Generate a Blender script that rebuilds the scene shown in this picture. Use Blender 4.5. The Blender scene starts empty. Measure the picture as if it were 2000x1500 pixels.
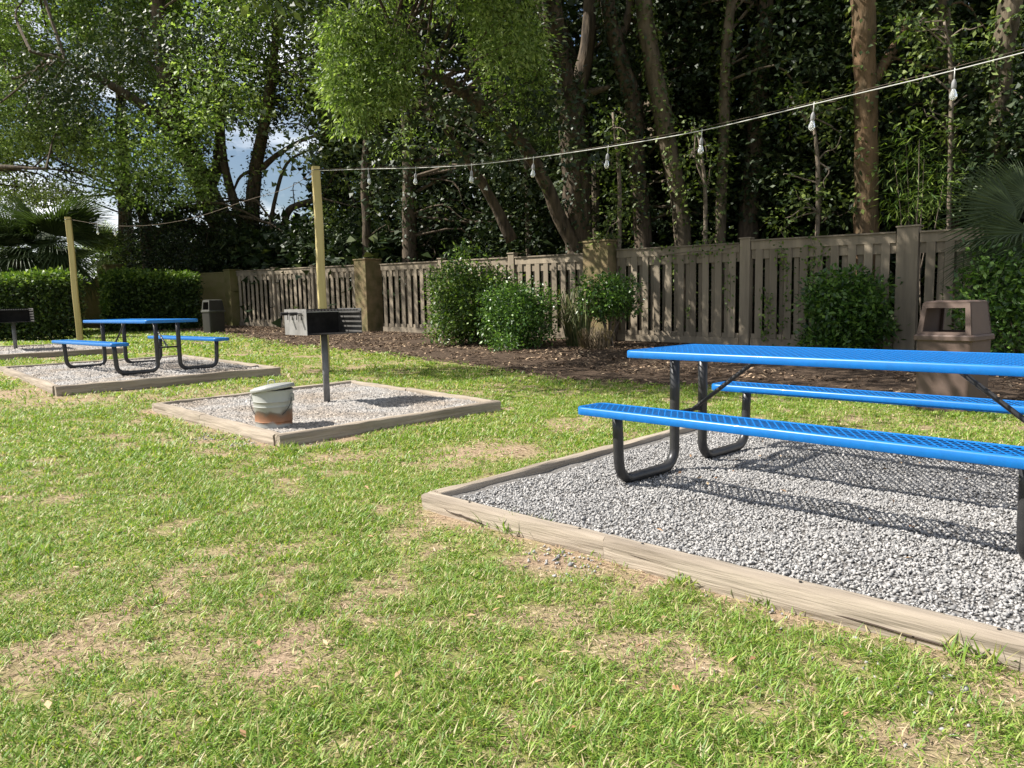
import bpy, math, random
import numpy as np
from mathutils import Matrix, Vector

# ------------------------------------------------------------------ camera, world, sun, exposure
SC = bpy.context.scene
COL = SC.collection
FPX, PITCH, ROLL, CAMH = 1461.5, 0.1096, -0.0211, 1.076
cF = np.array([0, math.cos(PITCH), -math.sin(PITCH)])
_U = np.array([0, math.sin(PITCH), math.cos(PITCH)]); _R = np.array([1., 0, 0])
cR = _R*math.cos(ROLL) + _U*math.sin(ROLL)
cU = -_R*math.sin(ROLL) + _U*math.cos(ROLL)
cam_d = bpy.data.cameras.new('camera'); cam = bpy.data.objects.new('camera', cam_d); COL.objects.link(cam)
cam_d.sensor_width = 36; cam_d.lens = 36*FPX/2000; cam_d.clip_start = 0.05; cam_d.clip_end = 600
M = Matrix(((cR[0], cU[0], -cF[0], 0), (cR[1], cU[1], -cF[1], 0), (cR[2], cU[2], -cF[2], CAMH), (0, 0, 0, 1)))
cam.matrix_world = M
SC.camera = cam
SUN_EL = math.radians(46); SUN_AZ = math.radians(180)      # light arrives from -X
sd = np.array([math.cos(SUN_EL)*math.cos(SUN_AZ), math.cos(SUN_EL)*math.sin(SUN_AZ), math.sin(SUN_EL)])
W = bpy.data.worlds.new('World'); SC.world = W; W.use_nodes = True
nt = W.node_tree; nt.nodes.clear()
out = nt.nodes.new('ShaderNodeOutputWorld'); bg = nt.nodes.new('ShaderNodeBackground')
sky = nt.nodes.new('ShaderNodeTexSky'); sky.sky_type = 'NISHITA'; sky.sun_disc = False
sky.sun_elevation = SUN_EL; sky.sun_rotation = math.radians(-90)
sky.air_density = 1.0; sky.dust_density = 1.0; sky.ozone_density = 1.5
tc = nt.nodes.new('ShaderNodeTexCoord'); mp = nt.nodes.new('ShaderNodeMapping'); mp.inputs['Scale'].default_value = (1, 1, 2.6)
nz = nt.nodes.new('ShaderNodeTexNoise'); nz.inputs['Scale'].default_value = 3.2; nz.inputs['Detail'].default_value = 7; nz.inputs['Roughness'].default_value = .55
cr = nt.nodes.new('ShaderNodeValToRGB'); cr.color_ramp.elements[0].position = .45; cr.color_ramp.elements[1].position = .62
mx = nt.nodes.new('ShaderNodeMix'); mx.data_type = 'RGBA'
mx.inputs['B'].default_value = (15.0, 15.3, 15.8, 1)
L = nt.links.new
L(tc.outputs['Generated'], mp.inputs['Vector']); L(mp.outputs[0], nz.inputs['Vector']); L(nz.outputs['Fac'], cr.inputs[0])
L(cr.outputs[0], mx.inputs['Factor']); L(sky.outputs[0], mx.inputs['A']); L(mx.outputs['Result'], bg.inputs['Color'])
bg.inputs['Strength'].default_value = 0.05
L(bg.outputs[0], out.inputs[0])
sl = bpy.data.lights.new('sun', 'SUN'); so = bpy.data.objects.new('sun', sl); COL.objects.link(so)
sl.energy = 5.0; sl.angle = math.radians(0.53); sl.color = (1.0, .95, .87)
so.rotation_euler = Vector(sd).to_track_quat('Z', 'Y').to_euler()
SC.view_settings.view_transform = 'Standard'; SC.view_settings.look = 'None'
SC.view_settings.exposure = 1.05; SC.view_settings.gamma = 1; SC.view_settings.use_curve_mapping = False
SC.cycles.max_bounces = 6; SC.cycles.transparent_max_bounces = 8

# ------------------------------------------------------------------ maths helpers
rng = np.random.default_rng(7)
def softp(x): return np.log1p(np.exp(x))
def G(X, Y):                                   # height of the lawn
    X = np.asarray(X, float); Y = np.asarray(Y, float); Ye = np.clip(Y, -10, 40)
    return (-.062 + .048*softp((Ye-7.7)/2) + .2*np.exp(-((X+11)/4.5)**2-((Y-15.5)/4)**2) + .075*np.exp(-((X+6.2)/2.6)**2-((Y-10.8)/2.8)**2)
            + .010*np.sin(X*1.7+.4)*np.sin(Y*1.3+1.) + .006*np.sin(X*2.9+2)*np.cos(Y*2.3))
def at(px, py, Y):                             # a photo direction taken out to depth Y
    d = cF + cR*(px-1000)/FPX - cU*(py-750)/FPX
    return np.array([0, 0, CAMH]) + Y/d[1]*d
def atg(px, py, off=0.):
    d = cF + cR*(px-1000)/FPX - cU*(py-750)/FPX; z = 0.
    for _ in range(60):
        P = np.array([0, 0, CAMH]) + (z-CAMH)/d[2]*d; z = .6*z + .4*(float(G(P[0], P[1])) + off)
    return P
def to_px(P):
    d = np.asarray(P, float) - np.array([0, 0, CAMH]); z = d@cF
    return 1000 + FPX*(d@cR)/z, 750 - FPX*(d@cU)/z
_T = rng.random((256, 256))
def vnoise(x, y, s, k=0):
    x = np.asarray(x)/s + 37.3*k + 500; y = np.asarray(y)/s + 17.7*k + 500
    xi = np.floor(x).astype(int); yi = np.floor(y).astype(int); fx = x-xi; fy = y-yi
    fx = fx*fx*(3-2*fx); fy = fy*fy*(3-2*fy)
    a = _T[xi & 255, yi & 255]; b = _T[(xi+1) & 255, yi & 255]; c = _T[xi & 255, (yi+1) & 255]; d = _T[(xi+1) & 255, (yi+1) & 255]
    return (a*(1-fx)+b*fx)*(1-fy) + (c*(1-fx)+d*fx)*fy
def norm(v): return v/np.maximum(np.linalg.norm(v, axis=-1, keepdims=True), 1e-9)

FO = np.array([-9.743, 27.085]); FU = np.array([.75079, -.66054]); FN = np.array([-.66054, -.75079])   # fence line, its run and its lawn-side normal
FYAW = math.atan2(FU[1], FU[0])
def fence_s(px):
    d = cF + cR*(px-1000)/FPX - cU*(600-750)/FPX
    A = np.array([[FU[0], -d[0]], [FU[1], -d[1]]]); return np.linalg.solve(A, -FO)
def fenceY(px):
    s, t = fence_s(px); d = cF + cR*(px-1000)/FPX - cU*(600-750)/FPX
    return t*d[1]
def fpt(s, n=0.): return FO + FU*s + FN*n

# ------------------------------------------------------------------ mesh helpers
def mesh_from(name, V, F, mat=None, smooth=False):
    V = np.asarray(V, np.float32); me = bpy.data.meshes.new(name)
    if isinstance(F, np.ndarray):
        n, k = F.shape
        me.vertices.add(len(V)); me.vertices.foreach_set('co', V.ravel())
        me.loops.add(n*k); me.loops.foreach_set('vertex_index', F.astype(np.int32).ravel())
        me.polygons.add(n); me.polygons.foreach_set('loop_start', np.arange(0, n*k, k, dtype=np.int32))
        me.update(calc_edges=True)
    else:
        me.from_pydata([tuple(map(float, v)) for v in V], [], [tuple(f) for f in F]); me.update()
    if smooth:
        me.polygons.foreach_set('use_smooth', np.ones(len(me.polygons), bool))
    if mat: me.materials.append(mat)
    return me
def obj(name, me, parent=None, loc=None, rot=None, label=None, cat=None, group=None, kind=None):
    o = bpy.data.objects.new(name, me); COL.objects.link(o)
    if parent is not None: o.parent = parent
    if loc is not None: o.location = tuple(float(c) for c in loc)
    if rot is not None: o.rotation_euler = rot
    if label: o['label'] = label
    if cat: o['category'] = cat
    if group: o['group'] = group
    if kind: o['kind'] = kind
    return o
def thing(name, label, cat, loc=(0, 0, 0), rz=0., group=None):
    return obj(name, None, None, loc, (0, 0, rz), label, cat, group)
class MB:
    def __init__(s): s.V = []; s.F = []
    def add(s, V, F):
        o = len(s.V); s.V += [tuple(map(float, v)) for v in V]; s.F += [tuple(i+o for i in f) for f in F]
    def box(s, x0, x1, y0, y1, z0, z1, b=0.):
        if b <= 0:
            s.add([(x, y, z) for z in (z0, z1) for x, y in ((x0, y0), (x1, y0), (x1, y1), (x0, y1))],
                  [(3, 2, 1, 0), (4, 5, 6, 7), (0, 1, 5, 4), (1, 2, 6, 5), (2, 3, 7, 6), (3, 0, 4, 7)])
        else:   # chamfered on all vertical and top edges
            def ring(d, z): return [(x0+d+b, y0+d, z), (x1-d-b, y0+d, z), (x1-d, y0+d+b, z), (x1-d, y1-d-b, z), (x1-d-b, y1-d, z), (x0+d+b, y1-d, z), (x0+d, y1-d-b, z), (x0+d, y0+d+b, z)]
            s.rings([ring(b*.6, z0), ring(0, z0+b*.6), ring(0, z1-b*.6), ring(b*.6, z1)], True)
    def rings(s, R, cap=True, loop=False):
        n = len(R[0]); V = [v for r in R for v in r]; F = []
        m = len(R)
        for i in range(m-1 if not loop else m):
            j = (i+1) % m
            for k in range(n): F.append((i*n+k, i*n+(k+1) % n, j*n+(k+1) % n, j*n+k))
        if cap and not loop: F.append(tuple(reversed(range(n)))); F.append(tuple((m-1)*n+k for k in range(n)))
        s.add(V, F)
    def tube(s, P, r, n=8, cap=True):
        P = np.asarray(P, float); m = len(P); r = np.broadcast_to(np.asarray(r, float), (m,))
        T = norm(np.gradient(P, axis=0)); t0 = T[0]
        a = np.array([0, 0, 1.]) if abs(t0[2]) < .9 else np.array([1., 0, 0])
        u = norm(np.cross(t0, a)); R = []
        for i in range(m):
            u = norm(u - T[i]*(u@T[i])); v = np.cross(T[i], u)
            ang = np.arange(n)/n*2*np.pi
            R.append(P[i] + r[i]*(np.cos(ang)[:, None]*u + np.sin(ang)[:, None]*v))
        s.rings(R, cap)
    def lathe(s, prof, n=32, cap=True):
        s.rings([[(r*math.cos(2*math.pi*k/n), r*math.sin(2*math.pi*k/n), z) for k in range(n)] for r, z in prof], cap)
    def mesh(s, name, mat, smooth=False): return mesh_from(name, s.V, s.F, mat, smooth)
def smooth_path(P, n=6):                       # Catmull-Rom through the points
    P = np.asarray(P, float); Q = np.vstack([2*P[0]-P[1], P, 2*P[-1]-P[-2]]); o = []
    for i in range(1, len(Q)-2):
        for t in np.arange(n)/n:
            o.append(.5*((2*Q[i]) + (-Q[i-1]+Q[i+1])*t + (2*Q[i-1]-5*Q[i]+4*Q[i+1]-Q[i+2])*t*t + (-Q[i-1]+3*Q[i]-3*Q[i+1]+Q[i+2])*t**3))
    o.append(P[-1]); return np.array(o)
def shade_auto(me, ang=35):
    try: me.set_sharp_from_angle(angle=math.radians(ang))
    except Exception: pass
    return me
def blades(P, D, N, Ln, Wd, fold=.15, arch=0.):    # one folded rhombus per leaf or blade
    n = len(P); D = norm(D); N = norm(N - D*np.sum(D*N, 1, keepdims=True)); S = np.cross(D, N)
    Ln = np.broadcast_to(np.asarray(Ln, float), (n,))[:, None]; Wd = np.broadcast_to(np.asarray(Wd, float), (n,))[:, None]
    mid = P + D*Ln*.45 + N*(fold*Wd + arch*Ln)
    V = np.stack([P, mid + S*Wd*.5, P + D*Ln, mid - S*Wd*.5], 1).reshape(-1, 3)
    return V, np.arange(n*4).reshape(n, 4)

def tris(P, D, N, Ln, Wd):                        # one small triangle per distant leaf
    n = len(P); D = norm(D); N = norm(N - D*np.sum(D*N, 1, keepdims=True)); S = np.cross(D, N)
    Ln = np.broadcast_to(np.asarray(Ln, float), (n,))[:, None]; Wd = np.broadcast_to(np.asarray(Wd, float), (n,))[:, None]
    V = np.stack([P - S*Wd*.25, P + D*Ln*.5 + S*Wd*.75, P + D*Ln - S*Wd*.25], 1).reshape(-1, 3)
    return V, np.arange(n*3).reshape(n, 3)

# ------------------------------------------------------------------ materials
def mat(name, col, rough=.8, spec=.5, metal=0., noise=None, col2=None, bump=None, island=None, transl=0., coat=0., stretch=None, ramp=(.35, .65), attr=None, tone=None):
    m = bpy.data.materials.new(name); m.use_nodes = True; t = m.node_tree; p = t.nodes['Principled BSDF']
    p.inputs['Roughness'].default_value = rough; p.inputs['Metallic'].default_value = metal
    p.inputs['Specular IOR Level'].default_value = spec; p.inputs['Coat Weight'].default_value = coat
    c = None; coord = t.nodes.new('ShaderNodeTexCoord'); src = coord.outputs['Object']
    if stretch:
        q = t.nodes.new('ShaderNodeMapping'); q.inputs['Scale'].default_value = stretch; t.links.new(src, q.inputs[0]); src = q.outputs[0]
    rgb = t.nodes.new('ShaderNodeRGB'); rgb.outputs[0].default_value = (*col, 1); c = rgb.outputs[0]
    if noise and col2:
        z = t.nodes.new('ShaderNodeTexNoise'); z.inputs['Scale'].default_value = noise; z.inputs['Detail'].default_value = 6; z.inputs['Roughness'].default_value = .6
        t.links.new(src, z.inputs['Vector']); r = t.nodes.new('ShaderNodeValToRGB')
        r.color_ramp.elements[0].position = ramp[0]; r.color_ramp.elements[1].position = ramp[1]
        r.color_ramp.elements[0].color = (*col, 1); r.color_ramp.elements[1].color = (*col2, 1)
        t.links.new(z.outputs['Fac'], r.inputs[0]); c = r.outputs[0]
    if island:
        g = t.nodes.new('ShaderNodeNewGeometry'); r = t.nodes.new('ShaderNodeValToRGB'); r.color_ramp.interpolation = 'LINEAR'
        el = r.color_ramp.elements
        for i, (pos, cc) in enumerate(island):
            e = el[i] if i < 2 else el.new(pos)
            e.position = pos; e.color = (*cc, 1)
        t.links.new(g.outputs['Random Per Island'], r.inputs[0])
        if noise and col2:
            k = t.nodes.new('ShaderNodeMix'); k.data_type = 'RGBA'; k.blend_type = 'MULTIPLY'; k.inputs['Factor'].default_value = 1
            t.links.new(r.outputs[0], k.inputs['A']); t.links.new(c, k.inputs['B']); c = k.outputs['Result']
        else: c = r.outputs[0]
    if tone:
        oi = t.nodes.new('ShaderNodeObjectInfo'); mr = t.nodes.new('ShaderNodeMapRange'); mr.inputs['To Min'].default_value = tone[0]; mr.inputs['To Max'].default_value = tone[1]
        t.links.new(oi.outputs['Random'], mr.inputs['Value']); k2 = t.nodes.new('ShaderNodeMix'); k2.data_type = 'RGBA'; k2.blend_type = 'MULTIPLY'; k2.inputs['Factor'].default_value = 1
        t.links.new(c, k2.inputs['A']); t.links.new(mr.outputs['Result'], k2.inputs['B']); c = k2.outputs['Result']
    t.links.new(c, p.inputs['Base Color'])
    if bump:
        z = t.nodes.new('ShaderNodeTexNoise'); z.inputs['Scale'].default_value = bump[0]; z.inputs['Detail'].default_value = 5
        t.links.new(src, z.inputs['Vector']); b = t.nodes.new('ShaderNodeBump'); b.inputs['Strength'].default_value = bump[1]; b.inputs['Distance'].default_value = bump[2]
        t.links.new(z.outputs['Fac'], b.inputs['Height']); t.links.new(b.outputs[0], p.inputs['Normal'])
    if transl > 0:
        tr = t.nodes.new('ShaderNodeBsdfTranslucent'); ms = t.nodes.new('ShaderNodeMixShader'); ms.inputs[0].default_value = transl
        hs = t.nodes.new('ShaderNodeMix'); hs.data_type = 'RGBA'; hs.blend_type = 'MULTIPLY'; hs.inputs['Factor'].default_value = 1
        t.links.new(c, hs.inputs['A']); hs.inputs['B'].default_value = (1.7, 1.9, .8, 1)
        t.links.new(hs.outputs['Result'], tr.inputs['Color'])
        t.links.new(p.outputs[0], ms.inputs[1]); t.links.new(tr.outputs[0], ms.inputs[2]); t.links.new(ms.outputs[0], t.nodes['Material Output'].inputs[0])
    return m
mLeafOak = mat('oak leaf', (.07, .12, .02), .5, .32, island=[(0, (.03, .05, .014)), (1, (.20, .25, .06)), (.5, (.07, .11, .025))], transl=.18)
mLeafLit = mat('sunlit oak leaf', (.1, .16, .03), .5, .32, island=[(0, (.06, .085, .02)), (1, (.36, .44, .17)), (.5, (.125, .20, .045))], transl=.30)  # sunlight on the crowns put into a lighter leaf colour
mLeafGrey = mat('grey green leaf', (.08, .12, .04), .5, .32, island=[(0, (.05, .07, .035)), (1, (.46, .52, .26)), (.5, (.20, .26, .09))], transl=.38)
mLeafShade = mat('shaded leaf', (.03, .06, .015), .5, .32, island=[(0, (.014, .03, .010)), (1, (.095, .12, .035)), (.5, (.018, .032, .010)), (.85, (.03, .048, .014))], transl=.08)  # shade of the wood put into the colour, few leaves left light
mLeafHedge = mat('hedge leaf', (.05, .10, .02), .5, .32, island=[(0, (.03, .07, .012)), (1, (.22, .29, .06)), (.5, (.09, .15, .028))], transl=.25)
mLeafGloss = mat('glossy shrub leaf', (.03, .08, .015), .36, .5, island=[(0, (.02, .05, .014)), (1, (.17, .28, .05)), (.5, (.065, .14, .026))], transl=.2)
mShrubMid = mat('sunny shrub leaf', (.06, .11, .02), .42, .4, island=[(0, (.02, .045, .012)), (1, (.20, .29, .05)), (.5, (.055, .105, .02))], transl=.2)
mHedgeShade = mat('shaded hedge leaf', (.03, .06, .015), .5, .3, island=[(0, (.015, .03, .010)), (1, (.10, .15, .035)), (.6, (.03, .055, .015))], transl=.12)  # shade on the hedge faces put into a darker leaf colour
mPalm = mat('palm leaf', (.05, .08, .03), .55, .35, island=[(0, (.022, .04, .014)), (1, (.07, .10, .035))], transl=.2)
mPalmDead = mat('dry palm leaf', (.16, .12, .07), .8, island=[(0, (.08, .06, .035)), (1, (.2, .15, .09))], transl=.1)
mGrass = mat('grass blade', (.09, .17, .03), .5, .4, island=[(0, (.10, .19, .024)), (1, (.44, .37, .22)), (.30, (.13, .225, .028)), (.60, (.21, .31, .045)), (.78, (.29, .34, .08)), (.90, (.41, .35, .18))], transl=.3)
mBark = mat('oak bark', (.115, .088, .062), .95, .2, noise=9, col2=(.035, .028, .021), bump=(14, .9, .05), stretch=(1, 1, .22))
mBarkPale = mat('pale bark', (.17, .135, .095), .9, .2, noise=5, col2=(.045, .038, .026), bump=(16, .8, .04), stretch=(1, 1, .25))
mBarkWarm = mat('warm brown bark', (.19, .12, .07), .9, .2, noise=5, col2=(.09, .068, .04), bump=(16, .8, .04), stretch=(1, 1, .25))
mStem = mat('grey twig', (.22, .18, .14), .9, .2, noise=12, col2=(.1, .08, .06))
mBlue = mat('blue plastic coating', (.002, .145, .47), .36, .5, noise=30, col2=(.003, .125, .40), coat=.15)
mSteel = mat('black powder coated steel', (.022, .022, .024), .38, .5, noise=25, col2=(.034, .033, .033))
mGrill = mat('weathered grill steel', (.30, .29, .28), .55, .5, metal=.35, noise=6, col2=(.20, .19, .18), bump=(40, .2, .003))
mSoot = mat('sooty steel', (.035, .032, .03), .85, .3, noise=8, col2=(.014, .013, .012))
mPost = mat('treated yellow pine', (.50, .42, .20), .8, .25, noise=10, col2=(.38, .30, .13), stretch=(1, 1, .06), bump=(30, .25, .004))
mTimber = mat('weathered landscape timber', (.37, .315, .25), .9, .2, noise=7, col2=(.17, .14, .11), stretch=(.10, 1.6, 1.6), bump=(30, .9, .012), ramp=(.36, .68), tone=(.85, 1.12))
mFence = mat('weathered fence board', (.30, .25, .185), .88, .2, noise=5, col2=(.165, .138, .105), stretch=(1.2, 1, .12), bump=(30, .5, .004), ramp=(.3, .75), tone=(.72, 1.18))
mStucco = mat('olive stained stucco', (.17, .14, .07), .95, .2, noise=3, col2=(.12, .115, .04), bump=(60, .5, .006))
mStuccoWarm = mat('tan stained stucco', (.26, .19, .11), .95, .2, noise=3.5, col2=(.12, .11, .05), bump=(60, .5, .006))
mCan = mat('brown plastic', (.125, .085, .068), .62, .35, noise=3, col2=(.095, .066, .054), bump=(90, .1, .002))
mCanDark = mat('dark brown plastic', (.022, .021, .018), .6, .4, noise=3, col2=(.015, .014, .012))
mCanRim = mat('sunlit dark plastic', (.07, .072, .062), .7, .3, noise=4, col2=(.035, .035, .03))  # sunlight on the far bin's rim and hood put into the colour
mCanIn = mat('dark liner', (.02, .017, .015), .7)
mZinc = mat('galvanised steel', (.42, .425, .41), .5, .5, metal=.35, noise=5, col2=(.32, .325, .31))
mCable = mat('pale cable', (.50, .50, .47), .6)
mSocket = mat('grey rubber socket', (.20, .20, .20), .6)
mLitter = mat('pine straw and leaves', (.25, .14, .07), .85, .2, island=[(0, (.04, .028, .02)), (1, (.50, .38, .25)), (.45, (.12, .082, .055)), (.75, (.24, .165, .11)), (.9, (.40, .29, .19))])
mStump = mat('pale cut wood', (.50, .36, .20), .9, noise=6, col2=(.40, .30, .05))
mFallen = mat('fallen leaf', (.4, .2, .07), .7, island=[(0, (.26, .13, .06)), (1, (.48, .34, .19))])
def glass_mat():
    m = bpy.data.materials.new('clear bulb glass'); m.use_nodes = True; p = m.node_tree.nodes['Principled BSDF']
    p.inputs['Base Color'].default_value = (.93, .95, .95, 1); p.inputs['Transmission Weight'].default_value = .75; p.inputs['IOR'].default_value = 1.3; p.inputs['Roughness'].default_value = .08
    return m
mGlass = glass_mat()
def ground_mat():                               # soil and thatch, greener where the turf attribute is high
    m = bpy.data.materials.new('soil and thatch'); m.use_nodes = True; t = m.node_tree; p = t.nodes['Principled BSDF']
    p.inputs['Roughness'].default_value = .95; p.inputs['Specular IOR Level'].default_value = .15
    tc = t.nodes.new('ShaderNodeTexCoord'); z = t.nodes.new('ShaderNodeTexNoise'); z.inputs['Scale'].default_value = 45; z.inputs['Detail'].default_value = 6; z.inputs['Roughness'].default_value = .7
    t.links.new(tc.outputs['Object'], z.inputs['Vector'])
    r = t.nodes.new('ShaderNodeValToRGB'); r.color_ramp.elements[0].position = .3; r.color_ramp.elements[1].position = .7
    r.color_ramp.elements[0].color = (.19, .13, .085, 1); r.color_ramp.elements[1].color = (.47, .34, .245, 1)
    t.links.new(z.outputs['Fac'], r.inputs[0])
    r2 = t.nodes.new('ShaderNodeValToRGB'); r2.color_ramp.elements[0].position = .3; r2.color_ramp.elements[1].position = .75
    r2.color_ramp.elements[0].color = (.09, .12, .025, 1); r2.color_ramp.elements[1].color = (.34, .32, .12, 1)
    t.links.new(z.outputs['Fac'], r2.inputs[0])
    a = t.nodes.new('ShaderNodeAttribute'); a.attribute_name = 'turf'
    mm = t.nodes.new('ShaderNodeMix'); mm.data_type = 'RGBA'
    t.links.new(a.outputs['Fac'], mm.inputs['Factor']); t.links.new(r.outputs[0], mm.inputs['A']); t.links.new(r2.outputs[0], mm.inputs['B'])
    t.links.new(mm.outputs['Result'], p.inputs['Base Color'])
    b = t.nodes.new('ShaderNodeBump'); b.inputs['Strength'].default_value = .8; b.inputs['Distance'].default_value = .02
    t.links.new(z.outputs['Fac'], b.inputs['Height']); t.links.new(b.outputs[0], p.inputs['Normal'])
    return m
mGround = ground_mat()
mMulch = mat('mulch', (.11, .078, .055), .95, .1, noise=25, col2=(.04, .029, .022), bump=(50, 1, .02))
mGravelBed = mat('gravel dust', (.20, .19, .18), .95, .1, noise=60, col2=(.10, .095, .09), bump=(80, 1, .01))
mGravel = mat('crushed grey stone', (.4, .39, .38), .85, .3, island=[(0, (.17, .168, .167)), (1, (.45, .43, .41)), (.4, (.275, .27, .266)), (.8, (.35, .34, .33))])

mGravelFar = mat('crushed grey stone with dust', (1.0, 1.0, 1.0), .9, .2, island=[(0, (.17, .167, .165)), (1, (.46, .44, .415)), (.4, (.28, .275, .27)), (.8, (.36, .345, .33))], noise=1.6, col2=(.80, .70, .60))
# ------------------------------------------------------------------ pads (plan corners, running round, near corner first)
hA = np.array([math.cos(-.8042), math.sin(-.8042)]); nA = np.array([-hA[1], hA[0]]); oA = np.array([.9744, 4.922])
ue = norm(np.array([2.04, -1.915])); un = np.array([-ue[1], ue[0]])
A0 = np.array([-.522, 4.045])
padA = [A0, A0 + ue*3.75, A0 + ue*3.75 + un*3.0, A0 + un*3.0]; zA = [.03]*4
padB = [np.array([-1.87, 5.904]), np.array([-.108, 7.585]), np.array([-2.075, 9.741]), np.array([-3.884, 7.983])]; zB = [.054, .070, .102, .075]
padC = [np.array([-5.819, 9.488]), np.array([-3.524, 11.383]), np.array([-6.30, 14.05]), np.array([-8.60, 12.15])]; zC = [.123, .158, .20, .20]
padD = [np.array([-9.39, 13.15]), np.array([-7.6, 14.75]), np.array([-9.0, 16.2]), np.array([-10.85, 14.6])]; zD = [.325, .335, .395, .41]
def atz(px, py, z):
    d = cF + cR*(px-1000)/FPX - cU*(py-750)/FPX; return np.array([0, 0, CAMH]) + (z-CAMH)/d[2]*d
zC = [.165, .185, .225, .215]
_a = atz(108, 755, zC[0])[:2]; _b = atz(548, 717, zC[1])[:2]; _v = np.array([-(_b-_a)[1], (_b-_a)[0]])/np.linalg.norm(_b-_a)
padC = [_a, _b, _b+_v*3.9, _a+_v*3.9]
def inpoly(X, Y, C, grow=0.):
    C = np.array(C); c = C.mean(0); C = c + (C-c)*(1+grow/np.linalg.norm(C-c, axis=1)[:, None])
    r = np.ones(np.shape(X), bool)
    for i in range(4):
        a = C[i]; b = C[(i+1) % 4]; r &= ((b[0]-a[0])*(Y-a[1]) - (b[1]-a[1])*(X-a[0])) > 0
    return r
PADS = [padA, padB, padC, padD]
def in_pads(X, Y, g=0.):
    r = np.zeros(np.shape(X), bool)
    for P in PADS: r |= inpoly(X, Y, P, g)
    return r
# edge of the mulch bed, left to right, as distance from the fence over fence length
_bp = [(430, 652), (560, 674), (700, 686), (850, 706), (1000, 731), (1150, 750), (1350, 757), (1600, 768), (1800, 786), (2000, 798), (2300, 830)]
_bw = [atg(*q)[:2] for q in _bp]
bs = np.array([(w-FO)@FU for w in _bw]); bn = np.array([(w-FO)@FN for w in _bw])
bs = np.concatenate([[-14, -2], bs, [40]]); bn = np.concatenate([[3.0, 3.0], bn, [bn[-1]]])
def bed_edge(s): return np.interp(s, bs, bn) + .12*np.sin(s*2.1) + .07*np.sin(s*5.3+1)
def in_bed(X, Y, g=0.):
    s = (X-FO[0])*FU[0] + (Y-FO[1])*FU[1]; n = (X-FO[0])*FN[0] + (Y-FO[1])*FN[1]
    return n < bed_edge(s) + g

# ------------------------------------------------------------------ ground
def turf(X, Y):                                 # 1 = thick grass, 0 = bare
    n1 = vnoise(X, Y, .85, 1); n2 = vnoise(X, Y, .30, 2); n3 = vnoise(X, Y, 2.6, 3); n4 = vnoise(X, Y, .12, 4)
    v = .20*n1 + .48*n2 + .14*n3 + .76*n4 - .50
    d = np.clip(v*3.6, .16, 1)
    for (cx, cy, r, k) in ((-3.8, 9.2, .75, .7), (-5.2, 8.6, .9, .8), (-2.9, 10.4, .5, .3), (-.2, 5.6, .55, .85), (.5, 6.6, .5, .8), (-1.3, 5.5, .30, .9), (-.35, 3.85, .22, 1.), (.25, 3.1, .25, .9), (-6.2, 9.3, .5, .9), (3.2, 6.6, .6, .5), (4.0, 6.0, .5, .4), (-.7, 2.25, .22, .8), (-1.15, 2.6, .2, .5), (-2.9, 6.4, .4, .6)):
        d = d*(1 - k*np.exp(-(((X-cx)/r)**2 + ((Y-cy)/(r*.8))**2)))
    d = np.where(in_pads(X, Y, .20), d*.45, d)
    return np.where(in_pads(X, Y, .07), d*.5, d)
xs = np.concatenate([np.linspace(-120, -20, 14), np.arange(-19, 12.01, .19), np.linspace(14, 120, 14)])
ys = np.concatenate([np.linspace(-30, 0, 8), np.arange(.3, 28.01, .19), np.linspace(30, 160, 16)])
XX, YY = np.meshgrid(xs, ys); V = np.stack([XX, YY, G(XX, YY)], -1).reshape(-1, 3)
nx, ny = len(xs), len(ys); I = np.arange(nx*ny).reshape(ny, nx)
F = np.stack([I[:-1, :-1], I[:-1, 1:], I[1:, 1:], I[1:, :-1]], -1).reshape(-1, 4)
me = mesh_from('ground', V, F, mGround, True)
a = me.attributes.new('turf', 'FLOAT', 'POINT'); a.data.foreach_set('value', turf(XX, YY).ravel().astype(np.float32))
obj('ground', me, kind='structure')
# mulch bed and forest floor: a sheet from the lawn edge back under the trees
ss = np.arange(-14, 40, .25); tt = np.concatenate([np.linspace(0, 1, 14), np.array([1.2, 1.6, 2.4, 4, 8])])
V = []
for t in tt:
    e = bed_edge(ss); n = e*(1-t) if t <= 1 else np.full_like(ss, -(t-1)*4.5)
    p = FO + FU*ss[:, None] + FN*n[:, None]
    lift = .02 if 0 < t else -.01
    V.append(np.column_stack([p, G(p[:, 0], p[:, 1]) + lift]))
V = np.array(V); m_, n_ = V.shape[:2]; I = np.arange(m_*n_).reshape(m_, n_)
F = np.stack([I[:-1, :-1], I[:-1, 1:], I[1:, 1:], I[1:, :-1]], -1).reshape(-1, 4)
obj('mulch_bed', mesh_from('mulch_bed', V.reshape(-1, 3), F, mMulch, True), kind='structure')

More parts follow.
